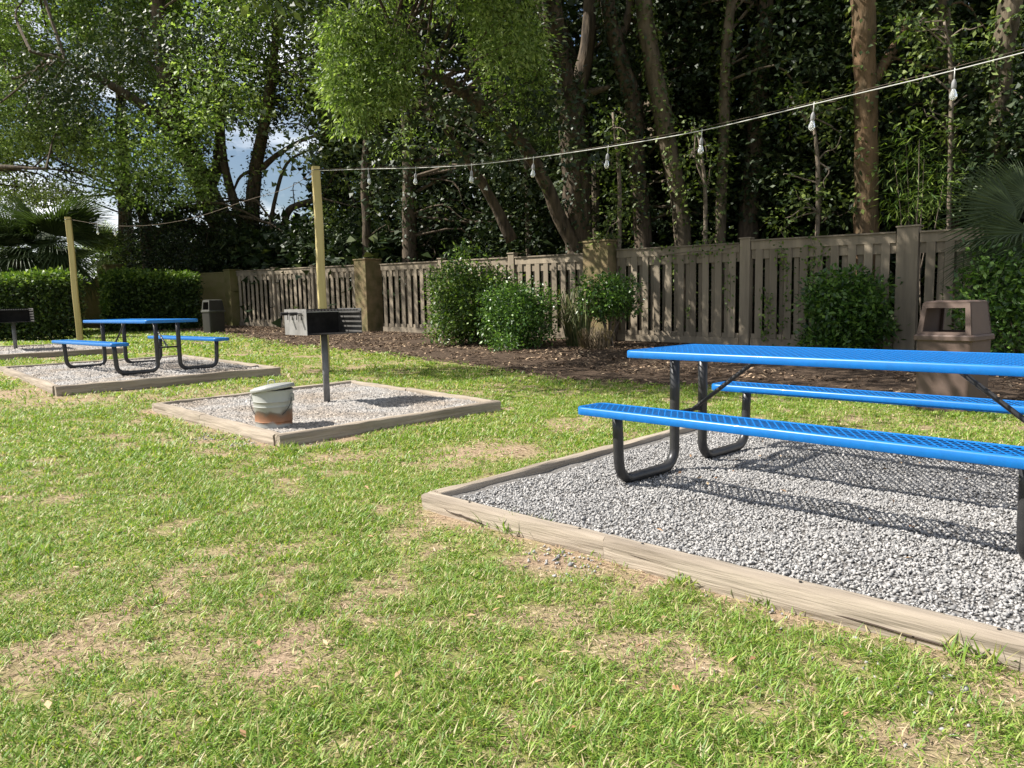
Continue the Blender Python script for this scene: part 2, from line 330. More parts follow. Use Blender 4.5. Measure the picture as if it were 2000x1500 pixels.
# grass
def grass():
    VV = []; FF = []; off = 0
    for (y0, y1, dens, ln, wd) in ((1.3, 3.2, 19000, .042, .0042), (3.2, 5.2, 12000, .042, .0055), (5.2, 8.5, 6000, .046, .0085), (8.5, 14, 1600, .06, .013), (14, 27, 500, .075, .022)):
        area = (y1-y0)*(.76*(y0+y1)+.8); n = int(area*dens/6)
        Y = rng.uniform(0, 1, n); Y = np.sqrt(y0*y0 + Y*(y1*y1-y0*y0)); X = rng.uniform(-1, 1, n)*(.76*Y+.4)
        keep = ~in_pads(X, Y, .02) & ~in_bed(X, Y, .05-.45*rng.random(n)**2) & (rng.random(n) < turf(X, Y)*1.05)
        X = X[keep]; Y = Y[keep]; n = len(X); th = rng.uniform(0, 2*np.pi, n); vig = .55 + .75*vnoise(X, Y, .5, 9)
        k = 6
        X = np.repeat(X, k) + rng.normal(0, .014 + .002*y0, n*k); Y = np.repeat(Y, k) + rng.normal(0, .014 + .002*y0, n*k)
        ok = ~in_pads(X, Y, .0); X = X[ok]; Y = Y[ok]; vig = np.repeat(vig, k)[ok]; th = np.repeat(th, k)[ok] + rng.normal(0, 1.3, ok.sum()); n = len(X)
        el = rng.uniform(.05, 1.0, n)
        D = np.stack([np.cos(th)*np.cos(el), np.sin(th)*np.cos(el), np.sin(el)], 1)
        P = np.stack([X, Y, G(X, Y)-.002], 1); Ng = np.stack([-np.cos(th)*np.sin(el), -np.sin(th)*np.sin(el), np.cos(el)], 1) + rng.normal(0, .25, (n, 3))
        v, f = blades(P, D, Ng, ln*vig*rng.uniform(.6, 1.4, n), wd*rng.uniform(.7, 1.3, n), .1, .12)
        VV.append(v); FF.append(f+off); off += len(v)
    print('grass blades', off//4)
    obj('grass', mesh_from('grass', np.vstack(VV), np.vstack(FF), mGrass), kind='stuff', label='short patchy green lawn grass around the gravel pads', cat='grass')
grass()
def thatch():
    mT = mat('dry thatch', (.4, .3, .2), .9, .1, island=[(0, (.18, .12, .08)), (1, (.50, .40, .28)), (.5, (.34, .25, .165))])
    VV = []; FF = []; off = 0
    for y0, y1, n, ln, wd in ((1.3, 3.2, 26000, .030, .0026), (3.2, 6.5, 24000, .040, .004), (6.5, 11, 9000, .05, .008)):
        Y = np.sqrt(y0*y0 + rng.random(n)*(y1*y1-y0*y0)); X = rng.uniform(-1, 1, n)*(.76*Y+.3); k = ~in_pads(X, Y, .0) & ~in_bed(X, Y) & (rng.random(n) < 1.15-.8*turf(X, Y)); X = X[k]; Y = Y[k]; n = len(X)
        th = rng.uniform(0, 2*np.pi, n); el = rng.uniform(-.05, .3, n)
        v, f = blades(np.stack([X, Y, G(X, Y)+.003], 1), np.stack([np.cos(th)*np.cos(el), np.sin(th)*np.cos(el), np.sin(el)], 1), np.array([[0, 0, 1.]])+rng.normal(0, .4, (n, 3)), ln*rng.uniform(.5, 1.5, n), wd*rng.uniform(.6, 1.8, n), .2)
        VV.append(v); FF.append(f+off); off += len(v)
    obj('thatch', mesh_from('thatch', np.vstack(VV), np.vstack(FF), mT), kind='stuff', label='dry straw coloured thatch lying in the worn patches of the lawn', cat='thatch')
thatch()
# taller weeds growing against the timbers
def weeds():
    VV = []; FF = []; off = 0
    spots = [(atg(px, py), h) for px, py, h in ((960, 1025, .10), (1000, 1040, .11), (1060, 1045, .12), (1490, 1180, .07), (1870, 1275, .11), (1925, 1290, .1), (640, 880, .09), (700, 770, .06), (560, 880, .09), (1180, 1085, .06), (470, 838, .07), (300, 1180, .06), (1330, 1145, .07))]
    for p, h in spots:
        n = 70; th = rng.uniform(0, 2*np.pi, n); el = rng.uniform(.3, 1.3, n)
        P = np.column_stack([p[0]+rng.normal(0, .035, n), p[1]+rng.normal(0, .035, n), np.full(n, p[2])])
        D = np.stack([np.cos(th)*np.cos(el), np.sin(th)*np.cos(el), np.sin(el)], 1)
        v, f = blades(P, D, np.array([[0, 0, 1.]])+rng.normal(0, .3, (n, 3)), h*rng.uniform(.5, 1.1, n), .007, .1, .1)
        VV.append(v); FF.append(f+off); off += len(v)
    obj('weeds', mesh_from('weeds', np.vstack(VV), np.vstack(FF), mGrass), kind='stuff', label='tufts of longer grass along the timber edging', cat='weeds')
weeds()
# litter on the mulch bed and under the fence
def litter():
    n = 46000; s = rng.uniform(-2, 27, n); t = rng.random(n)**.8; nn = bed_edge(s)*(1-t) + .30*np.abs(rng.normal(0, 1, n))*(t < .16) - .6*(t > .95)
    p = FO + FU*s[:, None] + FN*nn[:, None]; kq = vnoise(p[:, 0], p[:, 1], .6, 8)+.5*vnoise(p[:, 0], p[:, 1], .2, 12) > .45+.4*rng.random(n); p = p[kq]; n = len(p); th = rng.uniform(0, 2*np.pi, n); el = rng.uniform(-.05, .45, n)
    D = np.stack([np.cos(th)*np.cos(el), np.sin(th)*np.cos(el), np.sin(el)], 1)
    big = rng.random(n) < .35
    v, f = blades(np.column_stack([p, G(p[:, 0], p[:, 1])+.024]), D, np.array([[0, 0, 1.]])+rng.normal(0, .5, (n, 3)), np.where(big, .07, .13)*rng.uniform(.6, 1.4, n), np.where(big, .035, .008), .2)
    obj('leaf_litter', mesh_from('leaf_litter', v, f, mLitter), kind='stuff', label='brown pine straw and dead leaves on the bed by the fence', cat='leaf litter')
    P = []
    for px, py in ((1303, 1205), (1020, 1330), (1040, 1335), (985, 1165), (95, 1385), (770, 1325), (1990, 1160), (1890, 1205), (1240, 1265), (960, 1195), (350, 1350), (110, 1010), (930, 1200), (1130, 1420), (280, 1475), (640, 1260), (1660, 1390), (205, 1010), (480, 1440), (1540, 1020), (1610, 1080), (1430, 900), (1580, 960), (1795, 905)): P.append(atg(px, py, .02 if py > 1000 else .09))
    for i in range(120):
        y = rng.uniform(2, 12); x = rng.uniform(-.7, .7)*y
        if not in_pads(np.array(x), np.array(y), .05): P.append(np.array([x, y, float(G(x, y))+.03]))
    for i in range(34):
        q = A0 + ue*rng.uniform(.3, 3.5) + un*rng.uniform(.3, 2.7); P.append(np.array([q[0], q[1], .014]))
    P = np.array(P); n = len(P); th = rng.uniform(0, 2*np.pi, n)
    D = np.stack([np.cos(th), np.sin(th), rng.uniform(-.1, .4, n)], 1)
    v, f = blades(P, D, np.array([[0, 0, 1.]])+rng.normal(0, .3, (n, 3)), rng.uniform(.025, .05, n), rng.uniform(.012, .022, n), .25)
    obj('fallen_leaves', mesh_from('fallen_leaves', v, f, mFallen), kind='stuff', label='small orange brown fallen leaves scattered over lawn and gravel', cat='fallen leaves')
litter()

# ------------------------------------------------------------------ gravel pads
def bil(C, Z, u, v):
    C = np.array(C); Z = np.array(Z); u = np.asarray(u)[..., None]; v = np.asarray(v)[..., None]
    P = C[0]*(1-u)*(1-v) + C[1]*u*(1-v) + C[2]*u*v + C[3]*(1-u)*v
    u = u[..., 0]; v = v[..., 0]
    z = Z[0]*(1-u)*(1-v) + Z[1]*u*(1-v) + Z[2]*u*v + Z[3]*(1-u)*v
    return np.concatenate([P, z[..., None]], -1)
def lumps(x, y, a=.010): return a*(vnoise(x, y, .35, 5)-.5)*2 + a*.6*(vnoise(x, y, .12, 6)-.5)*2
def chips(P, size):                             # far gravel: four sided chips
    n = len(P); th = rng.uniform(0, 2*np.pi, n); V = np.zeros((n, 5, 3))
    for k in range(4):
        r = rng.uniform(.75, 1.25, n); V[:, k, 0] = r*np.cos(th+k*np.pi/2); V[:, k, 1] = r*np.sin(th+k*np.pi/2)*.85; V[:, k, 2] = -.25
    V[:, 4, 0] = rng.uniform(-.5, .5, n); V[:, 4, 1] = rng.uniform(-.5, .5, n); V[:, 4, 2] = rng.uniform(.45, .8, n)
    V = V*size[:, None, None] + P[:, None, :]
    f = np.array([[0, 1, 4], [1, 2, 4], [2, 3, 4], [3, 0, 4]])
    return V.reshape(-1, 3), (f[None] + (np.arange(n)*5)[:, None, None]).reshape(-1, 3)
def stones(P, size):
    n = len(P); base = np.array([[1, 0, 0], [0, 1, 0], [-1, 0, 0], [0, -1, 0], [0, 0, 1], [0, 0, -1]], float)
    V = base[None]*(1+rng.uniform(-.35, .35, (n, 6, 1))) + rng.uniform(-.28, .28, (n, 6, 3))
    V *= np.stack([rng.uniform(.6, 1.1, n), rng.uniform(.5, .95, n), rng.uniform(.4, .75, n)], 1)[:, None, :]
    th = rng.uniform(0, 2*np.pi, n); ph = rng.normal(0, .5, n); c, s = np.cos(th)[:, None], np.sin(th)[:, None]
    cp, sp = np.cos(ph)[:, None], np.sin(ph)[:, None]
    x, y, z = V[..., 0], V[..., 1], V[..., 2]; x, z = x*cp - z*sp, x*sp + z*cp
    V = np.stack([x*c-y*s, x*s+y*c, z], -1)*size[:, None, None] + P[:, None, :]
    f = np.array([[0, 1, 4], [1, 2, 4], [2, 3, 4], [3, 0, 4], [1, 0, 5], [2, 1, 5], [3, 2, 5], [0, 3, 5]])
    return V.reshape(-1, 3), (f[None] + (np.arange(n)*6)[:, None, None]).reshape(-1, 3)
def pad(C, Z, dens, sz, lbl, drop=.028):
    Z = [z-drop for z in Z]; g = np.linspace(0.012, .988, 50); U, Vv = np.meshgrid(g, g); B = bil(C, Z, U, Vv); B[..., 2] += lumps(B[..., 0], B[..., 1]) - .006
    I = np.arange(2500).reshape(50, 50); F = np.stack([I[:-1, :-1], I[:-1, 1:], I[1:, 1:], I[1:, :-1]], -1).reshape(-1, 4)
    obj('gravel_pad', mesh_from('gravel_pad', B.reshape(-1, 3), F, mGravelBed, True), kind='structure')
    area = np.linalg.norm(np.subtract(C[1], C[0]))*np.linalg.norm(np.subtract(C[3], C[0])); n = int(area*dens)
    m = .045; u = rng.uniform(m, 1-m, n); v = rng.uniform(m, 1-m, n); P = bil(C, Z, u, v); P[:, 2] += lumps(P[:, 0], P[:, 1]) + rng.uniform(-.004, .004, n)
    size = sz*rng.lognormal(0, .24, n)
    if dens > 4000:
        px = np.array([to_px(p)[0] for p in P]); k = (px < 2150) | (rng.random(n) < .25); P = P[k]; size = size[k]*np.where(px[k] < 2150, 1, 1.6)
    V, F = (stones if dens > 4000 else chips)(P, size)
    obj('gravel', mesh_from('gravel', V, F, mGravel if dens > 4000 else mGravelFar), kind='stuff', label=lbl, cat='gravel')
pad(padA, zA, 6400, .0088, 'pale grey crushed gravel under the near blue table')
pad(padB, zB, 3000, .0135, 'grey gravel around the grill post and bucket')
pad(padC, zC, 1500, .018, 'grey gravel under the far blue table')
pad(padD, zD, 1000, .021, 'grey gravel around the far left grill')
# spilled stones outside the timbers
def spilled():
    P = []
    for px, py, n, r in ((1140, 1085, 160, .13), (1560, 1190, 60, .12), (410, 855, 130, .14), (480, 868, 80, .1), (620, 868, 40, .1), (1800, 1290, 30, .25), (1950, 1370, 26, .25), (1560, 1300, 20, .3), (1750, 1350, 18, .3)):
        c = atg(px, py)
        q = c[:2] + rng.normal(0, r, (n, 2)); P.append(q)
    P = np.vstack(P); P = P[~in_pads(P[:, 0], P[:, 1], .06)]
    V, F = stones(np.column_stack([P, G(P[:, 0], P[:, 1])+.006]), .009*rng.lognormal(0, .25, len(P)))
    obj('spilled_gravel', mesh_from('spilled_gravel', V, F, mGravel), kind='stuff', label='loose grey stones spilled onto the lawn outside the timbers', cat='gravel')
spilled()
def beam(Ln, w=.085, h=.15, seed=0, miter=0.):
    r = np.random.default_rng(seed); m = max(4, int(Ln/.12)); R = []
    for i in range(m+1):
        x = Ln*i/m; jt = r.normal(0, .0025, (12, 2)); b = .016
        wob = .006*math.sin(i*.5+seed)
        prof = [(-w/2+b, -h), (w/2-b, -h), (w/2, -h+b), (w/2, -b), (w/2-b*.35, -b*.35), (w/2-b, 0), (0, .002), (-w/2+b, 0), (-w/2+b*.35, -b*.35), (-w/2, -b), (-w/2, -h*.5), (-w/2, -h+b)]
        R.append([(x, y+jt[k, 0]+wob, z+jt[k, 1]) for k, (y, z) in enumerate(prof)])
    mb = MB(); mb.rings(R, True); return shade_auto(mb.mesh('timber', mTimber, True), 50)
def edging(C, Z, lbl, splits={}, w=.085, raise_=.0, pale={}):
    t = thing('timber_edging', lbl, 'timber edging', (*C[0], Z[0]))
    bpy.context.view_layer.update()
    for i in range(4):
        a = np.array([*C[i], Z[i]+raise_]); b = np.array([*C[(i+1) % 4], Z[(i+1) % 4]+raise_]); d = norm(b-a); L_ = np.linalg.norm(b-a)
        inn = np.array([-d[1], d[0], 0])
        # long timbers on sides 0 and 2 run through; the others butt between them
        s0, s1 = (0, L_) if i % 2 == 0 else (w+.003, L_-w-.003)
        cuts = [s0] + [c for c in splits.get(i, [])] + [s1]
        for k in range(len(cuts)-1):
            me = beam(cuts[k+1]-cuts[k]-.006, w, .15, seed=int(abs(a[0]*31+a[1]*17)) + i*7 + k)
            p = a + d*(cuts[k]+.003) + inn*(w/2) + np.array([0, 0, .004*((i+k) % 2)])
            o = obj('timber', me, t, p - np.array([*C[0], Z[0]])); o.rotation_euler = (random.Random(i*5+k).uniform(-.03, .03), -math.asin(d[2]), math.atan2(d[1], d[0]) + random.Random(i+k).uniform(-.004, .004))
    # nails heads and long drying cracks of the near timber
    return t
edA = edging(padA, zA, 'weathered wood timber edging around the gravel under the near blue table', {0: [1.24]})
edB = edging(padB, zB, 'weathered wood timber edging around the gravel with the grill and bucket', {3: [1.3], 0: [], 1: [1.6]})
edC = edging(padC, zC, 'weathered wood timber edging around the far blue table', {1: [2.4]})
edD = edging(padD, zD, 'dark timber edging around the far left grill', {})
def cracks():
    mC = mat('dark crack', (.05, .035, .025), .95)
    mb = MB(); r = random.Random(3)
    for (s0, s1, z0) in ((.02+1.3, 1.95, -.035), (1.95, 2.9, -.055), (3.0, 3.7, -.06), (.2, .55, -.05)):
        P = []
        for k in range(12):
            s = s0 + (s1-s0)*k/11; q = A0 + ue*s - un*(-.0012+.002); P.append((q[0]-A0[0], q[1]-A0[1], z0 - .03*(k/11) + r.uniform(-.004, .004)))
        mb = MB(); mb.tube(P, [.0008+.003*math.sin(math.pi*k/11) for k in range(12)], 5); obj('crack', mb.mesh('crack', mC), edA)
    for s in (.35, 1.08, 1.42, 2.1, 2.72, 2.85):
        q = A0 + ue*s + un*.045 - A0; mb = MB(); mb.tube([(q[0], q[1], -.002), (q[0], q[1], .008)], .006, 8); obj('nail', mb.mesh('nail', mSteel), edA)
cracks()

# ------------------------------------------------------------------ picnic tables
TL, TW = 2.44, .76
def rrect(x0, x1, y0, y1, r, n=6):
    P = []
    for cx, cy, a0 in ((x1-r, y1-r, 0), (x0+r, y1-r, 90), (x0+r, y0+r, 180), (x1-r, y0+r, 270)):
        for k in range(n+1):
            a = math.radians(a0+90*k/n); P.append((cx+r*math.cos(a), cy+r*math.sin(a)))
    return P
def rim(x0, x1, y0, y1, z, r, name='rim', h=.046):
    prof = [(-.004, z-.003), (-.0005, z-.009), (0, z-h+.004), (-.003, z-h), (-.006, z-h+.003), (-.006, z-.012), (-.022, z-.010), (-.026, z-.003), (-.022, z), (-.010, z)]
    rings = []
    for (dx, zz) in prof: rings.append([(x, y, zz) for x, y in rrect(x0-dx, x1+dx, y0-dx, y1+dx, max(.008, r+dx))])
    mb = MB(); mb.rings(rings, False, loop=True)
    return shade_auto(mb.mesh(name, mBlue, True), 40)
def lattice(x0, x1, y0, y1, z, r):
    px, py = .040, .060; V = []; F = []; hw = .0052; ht = .0045; mg = .018
    nxx = int((x1-x0-2*mg)/px); nyy = int(round((y1-y0-2*mg)/py*2)); dx = (x1-x0-2*mg)/nxx; dy = (y1-y0-2*mg)/nyy
    for i in range(nxx+1):
        for sgn in (0, 1):
            for j in range(nyy):
                a = x0+mg+dx*i; up = ((j+sgn) % 2 == 0)
                xa, xb = (a, a+dx*.5) if up else (a+dx*.5, a)
                if sgn == 1: xa, xb = (a+dx*.5, a+dx) if up == False else (a+dx, a+dx*.5)
                # sgn 0 zigzags right of a, sgn 1 mirrors it so that diamonds close
                if sgn == 1: xa, xb = (a, a-dx*.5) if (j % 2 == 0) else (a-dx*.5, a)
                ya = y0+mg+dy*j; yb = ya+dy
                if max(xa, xb) > x1-mg or min(xa, xb) < x0+mg: continue
                cx = min(min(xa, xb)-x0, x1-max(xa, xb)); cy = min(ya-y0, y1-yb)
                if cx < r*.5 and cy < r*.5 and cx+cy < r*.55: continue
                d = np.array([xb-xa, yb-ya]); d /= np.linalg.norm(d); nn = np.array([-d[1], d[0]])*hw
                o = len(V)
                for (qx, qy) in ((xa, ya), (xb, yb)):
                    V += [(qx+nn[0], qy+nn[1], z-ht*.5), (qx, qy, z), (qx-nn[0], qy-nn[1], z-ht*.5), (qx, qy, z-ht)]
                F += [(o+k, o+(k+1) % 4, o+4+(k+1) % 4, o+4+k) for k in range(4)]
    return mesh_from('mesh_panel', np.array(V), np.array(F), mBlue)
def make_table(label, loc, rz, protos={}):
    t = thing('picnic_table', label, 'picnic table', loc, rz, 'blue picnic tables')
    def part(name, key, fn, par=t, loc=None, rot=None):
        if key not in protos: protos[key] = fn()
        return obj(name, protos[key], par, loc, rot)
    hx = TL/2; BO = .7316
    part('tabletop_rim', 'tr', lambda: rim(-hx, hx, -TW/2, TW/2, .76, .05))
    part('tabletop_mesh', 'tm', lambda: lattice(-hx, hx, -TW/2, TW/2, .757, .05))
    for sy in (-1, 1):
        b = part('bench', 'br', lambda: rim(-hx, hx, -.125, .125, .46, .06, 'bench'), t, (0, sy*BO, 0))
        part('bench_mesh', 'bm', lambda: lattice(-hx, hx, -.125, .125, .457, .06), b)
    def jframe():
        P = [(0, -.742, .43), (0, -.735, .32), (0, -.728, .15)]
        for k in range(7):
            a = math.pi + math.pi/2*k/6; P.append((0, -.615+.11*math.cos(a), .139+.11*math.sin(a)))
        P += [(0, -.45, .028)]
        for k in range(7):
            a = -math.pi/2 + math.pi/2*k/6; P.append((0, -.271+.11*math.cos(a), .139+.11*math.sin(a)))
        P += [(0, -.161, .3), (0, -.161, .5), (0, -.161, .735)]
        mb = MB(); mb.tube(P, .0305, 14); return mb.mesh('leg_frame', mSteel, True)
    for sx in (-1, 1):
        X = sx*(hx-.2282)
        part('leg_frame', 'jf', jframe, t, (X, 0, 0)); part('leg_frame', 'jf', jframe, t, (X, 0, 0), (0, 0, math.pi))
        def bar():
            mb = MB(); mb.tube([(0, -.14, .36), (0, .14, .36)], .013, 8); return mb.mesh('crossbar', mSteel, True)
        part('crossbar', 'cb', bar, t, (X, 0, 0))
        def brace():
            mb = MB(); mb.tube([(.0, 0, .35), (.02, 0, .36), (.46, 0, .70), (.50, 0, .728)], .0135, 8); return mb.mesh('brace', mSteel, True)
        part('brace', 'bc', brace, t, (X, 0, 0), (0, 0, 0 if sx < 0 else math.pi))
        def sup():
            mb = MB(); mb.box(-.02, .02, -.33, .33, .725, .748); return mb.mesh('top_support', mSteel)
        part('top_support', 'ts', sup, t, (X, 0, 0))
        def sup2():
            mb = MB(); mb.box(-.02, .02, -.105, .105, .425, .448); return mb.mesh('bench_support', mSteel)
        for sy in (-1, 1): part('bench_support', 'bs', sup2, t, (X, sy*BO, 0))
    return t
ctrA = oA + hA*1.22
make_table('near blue mesh picnic table at the right of the picture', (*ctrA, 0), -.8042)
make_table('far blue picnic table in the left gravel square', (-5.737, 11.568, .165), -.731)

# ------------------------------------------------------------------ charcoal grills
def make_grill(label, loc, rz, H=1.0, lit=mGrill):
    t = thing('charcoal_grill', label, 'charcoal grill', loc, rz, 'park grills on posts')
    w, d, h = .63, .50, .265; z0 = H-h; th = .006
    def bx(name, a, m):
        mb = MB(); mb.box(*a); return obj(name, mb.mesh(name, m), t)
    bx('side_panel', (-w/2, -w/2+th, -d/2, d/2, z0, H), lit)
    bx('side_panel', (w/2-th, w/2, -d/2, d/2, z0, H), mGrillIn)
    bx('back_panel', (-w/2+th, w/2-th, d/2-th, d/2, z0+.001, H-.002), mSoot)
    bx('floor_panel', (-w/2+th, w/2-th, -d/2, d/2-th, z0+.001, z0+th), mSoot)
    bx('top_flange', (-w/2+th, w/2-th, -d/2+.004, -d/2+.030, H-.034, H-.026), lit)
    mb = MB(); k = 16
    for i in range(k):
        x = -w/2+.03 + (w-.07)*i/(k-1); mb.box(x-.0085, x+.0085, -d/2+.02, d/2-.015, H-.022, H-.012)
    for y in (-d/2+.06, d/2-.08): mb.box(-w/2-.0, w/2-.02, y-.006, y+.006, H-.031, H-.023)
    obj('grate', mb.mesh('grate', mSoot), t)
    for y in (-.115, .09):
        mb = MB(); P = [(-w/2+.01, y, H-.045), (-w/2-.03, y, H-.045)]; mb.tube(P, .006, 6)
        # coil grip
        Q = [(-w/2-.03-.085*i/60, y+.014*math.cos(i*.9), H-.045+.014*math.sin(i*.9)) for i in range(61)]
        mb.tube(Q, .004, 5); mb.tube([(-w/2-.012, y-.055, H-.045), (-w/2-.012, y+.055, H-.045)], .005, 6)
        mb.tube([(-w/2-.012, y-.05, H-.045), (-w/2-.014, y-.05, H-.11)], .005, 6)
        mb.tube([(-w/2-.012, y+.05, H-.045), (-w/2-.014, y+.05, H-.11)], .005, 6)
        obj('handle', mb.mesh('handle', mSoot, True), t)
    mb = MB(); mb.tube([(0, 0, -.06), (0, 0, z0-.002)], .034, 16); obj('post', mb.mesh('post', mGrillPost, True), t)
    mb = MB(); mb.box(-.09, .09, -.09, .09, z0-.008, z0-.002); obj('mounting_plate', mb.mesh('mounting_plate', mSoot), t)
    return t
mGrillIn = mat('heat stained steel', (.12, .115, .11), .7, .4, noise=8, col2=(.07, .065, .06))
mGrillPost = mat('dark grey pipe', (.17, .17, .175), .5, .5, noise=8, col2=(.10, .10, .10))
mGrill2 = mat('dark grill steel', (.045, .045, .045), .6, .5, noise=6, col2=(.03, .03, .03))
make_grill('steel charcoal grill with a pale side panel on a post behind the metal bucket', (-1.975, 7.92, .045), math.radians(41.5), 1.0)
make_grill('dark charcoal grill on a post at the far left edge by the hedge', (-9.66, 14.6, .345), math.radians(41), .80, mGrill2)

# ------------------------------------------------------------------ metal bucket
def bucket():
    t = thing('metal_bucket', 'galvanised metal ash bucket with a tilted lid and rust band on the gravel', 'bucket', (-2.095, 6.50, .032), math.radians(20))
    m = bpy.data.materials.new('rust stained zinc'); m.use_nodes = True; tr = m.node_tree; p = tr.nodes['Principled BSDF']
    p.inputs['Metallic'].default_value = .35; p.inputs['Roughness'].default_value = .55
    tc = tr.nodes.new('ShaderNodeTexCoord'); sx = tr.nodes.new('ShaderNodeSeparateXYZ'); nz = tr.nodes.new('ShaderNodeTexNoise'); nz.inputs['Scale'].default_value = 9; nz.inputs['Detail'].default_value = 5
    tr.links.new(tc.outputs['Object'], sx.inputs[0]); tr.links.new(tc.outputs['Object'], nz.inputs['Vector'])
    ma = tr.nodes.new('ShaderNodeMath'); ma.operation = 'MULTIPLY_ADD'; ma.inputs[1].default_value = .12
    tr.links.new(nz.outputs['Fac'], ma.inputs[0]); tr.links.new(sx.outputs['Z'], ma.inputs[2])
    r = tr.nodes.new('ShaderNodeValToRGB'); e = r.color_ramp.elements
    e[0].position = .095; e[0].color = (.33, .33, .31, 1); e[1].position = .115; e[1].color = (.30, .14, .07, 1)
    for pos, c in ((.165, (.22, .11, .06)), (.195, (.15, .12, .095)), (.215, (.35, .355, .33)), (.50, (.41, .415, .395))):
        q = e.new(pos); q.color = (*c, 1)
    tr.links.new(ma.outputs[0], r.inputs[0]); tr.links.new(r.outputs[0], p.inputs['Base Color'])
    mb = MB(); mb.lathe([(.0, .004), (.153, .0), (.156, .012), (.154, .016), (.1565, .04), (.157, .052), (.1605, .056), (.158, .06), (.162, .18), (.166, .186), (.163, .192), (.166, .225), (.171, .231), (.168, .237), (.173, .325), (.178, .328), (.174, .331), (.168, .298), (.145, .03), (0, .03)], 40, False)
    obj('pail', shade_auto(mb.mesh('pail', m, True), 50), t)
    mb = MB(); mb.lathe([(.186, -.026), (.189, -.022), (.189, .0), (.184, .006), (.16, .010), (.15, .016), (.05, .026), (0, .028)], 40, False)
    mb.lathe([(.186, -.026), (.183, -.022), (.183, -.004), (0, .018)], 40, False)
    lid = obj('lid', shade_auto(mb.mesh('lid', mZinc, True), 40), t, (0, 0, .348)); lid.rotation_euler = (math.radians(-2), math.radians(-8.5), math.radians(-20)); lid.rotation_mode = 'XYZ'
    mb = MB(); mb.tube([(-.03, 0, .026), (-.028, 0, .055), (0, 0, .066), (.028, 0, .055), (.03, 0, .026)], .005, 6); obj('knob', mb.mesh('knob', mZinc, True), lid)
    R = []
    for k in range(25):
        a = math.pi*k/24; R.append((.185*math.cos(a), -.03-.155*math.sin(a)*.62, .262-.19*math.sin(a)))
    mb = MB(); mb.tube(R, .0035, 6); obj('bail_handle', mb.mesh('bail_handle', mSteel, True), t, None, (0, 0, math.radians(-25)))
    for a in (-25, 155):
        mb = MB(); mb.box(.166, .186, -.025, .025, .225, .29, .004); obj('ear', mb.mesh('ear', mZinc), t, None, (0, 0, math.radians(a)))
bucket()

# ------------------------------------------------------------------ litter bins
def make_bin(label, loc, rz, m, mrim):
    t = thing('litter_bin', label, 'litter bin', loc, rz, 'plastic litter bins'); t.scale = (.90, .90, .985)
    def rr(hw, z, r=.05): return [(x, y, z) for x, y in rrect(-hw, hw, -hw, hw, r, 4)]
    mb = MB(); mb.rings([rr(.262, -.03), rr(.262, .0), rr(.272, .69)], True); obj('body', shade_auto(mb.mesh('body', m, True), 40), t)
    mb = MB(); mb.rings([rr(.290, .672), rr(.297, .680), rr(.297, .715), rr(.288, .728), rr(.262, .732), rr(.20, .733)], True); obj('lid_rim', shade_auto(mb.mesh('lid_rim', mrim, True), 30), t)
    zt, zb = 1.03, .733; wt, wb = .228, .264; th = .03
    def face(k, name):                           # hood side with a wide opening, built as four bars
        mb = MB()
        def P(u, v, o): # u -1..1 across, v 0..1 up, o inward
            w = wb+(wt-wb)*v - o; return (u*(wb+(wt-wb)*v), -w, zb+(zt-zb)*v)
        def slab(u0, u1, v0, v1):
            mb.add([P(u0, v0, 0), P(u1, v0, 0), P(u1, v1, 0), P(u0, v1, 0), P(u0, v0, th), P(u1, v0, th), P(u1, v1, th), P(u0, v1, th)],
                   [(0, 1, 2, 3), (7, 6, 5, 4), (0, 4, 5, 1), (1, 5, 6, 2), (2, 6, 7, 3), (3, 7, 4, 0)])
        slab(-1, -.80, 0, 1); slab(.80, 1, 0, 1); slab(-.80, .80, 0, .08); slab(-.80, .80, .84, 1)
        obj(name, mb.mesh(name, mrim), t, None, (0, 0, k*math.pi/2))
    face(0, 'hood_front'); face(2, 'hood_front')
    for k in (1, 3):
        mb = MB(); e = .0
        def Q(u, v, o): return (u*(wb+(wt-wb)*v-.002), -(wb+(wt-wb)*v-o), zb+(zt-zb)*v)
        mb.add([Q(-1, 0, 0), Q(1, 0, 0), Q(1, 1, 0), Q(-1, 1, 0), Q(-.9, 0, .02), Q(.9, 0, .02), Q(.9, 1, .02), Q(-.9, 1, .02)],
               [(0, 1, 2, 3), (7, 6, 5, 4), (0, 4, 5, 1), (1, 5, 6, 2), (2, 6, 7, 3), (3, 7, 4, 0)])
        obj('hood_side', mb.mesh('hood_side', m), t, None, (0, 0, k*math.pi/2))
    mb = MB(); mb.rings([rr(.230, 1.028, .04), rr(.230, 1.038, .04), rr(.212, 1.048, .04), rr(.14, 1.052, .03)], True); obj('hood_top', shade_auto(mb.mesh('hood_top', mrim, True), 30), t)
make_bin('brown square litter bin with an open hood, behind the near blue table', (4.215, 7.12, -.035), math.radians(-52), mCan, mCan)
make_bin('dark litter bin in the shade beside the far hedge and wall', (-8.93, 22.6, .285), math.radians(-42), mCanDark, mCanRim)

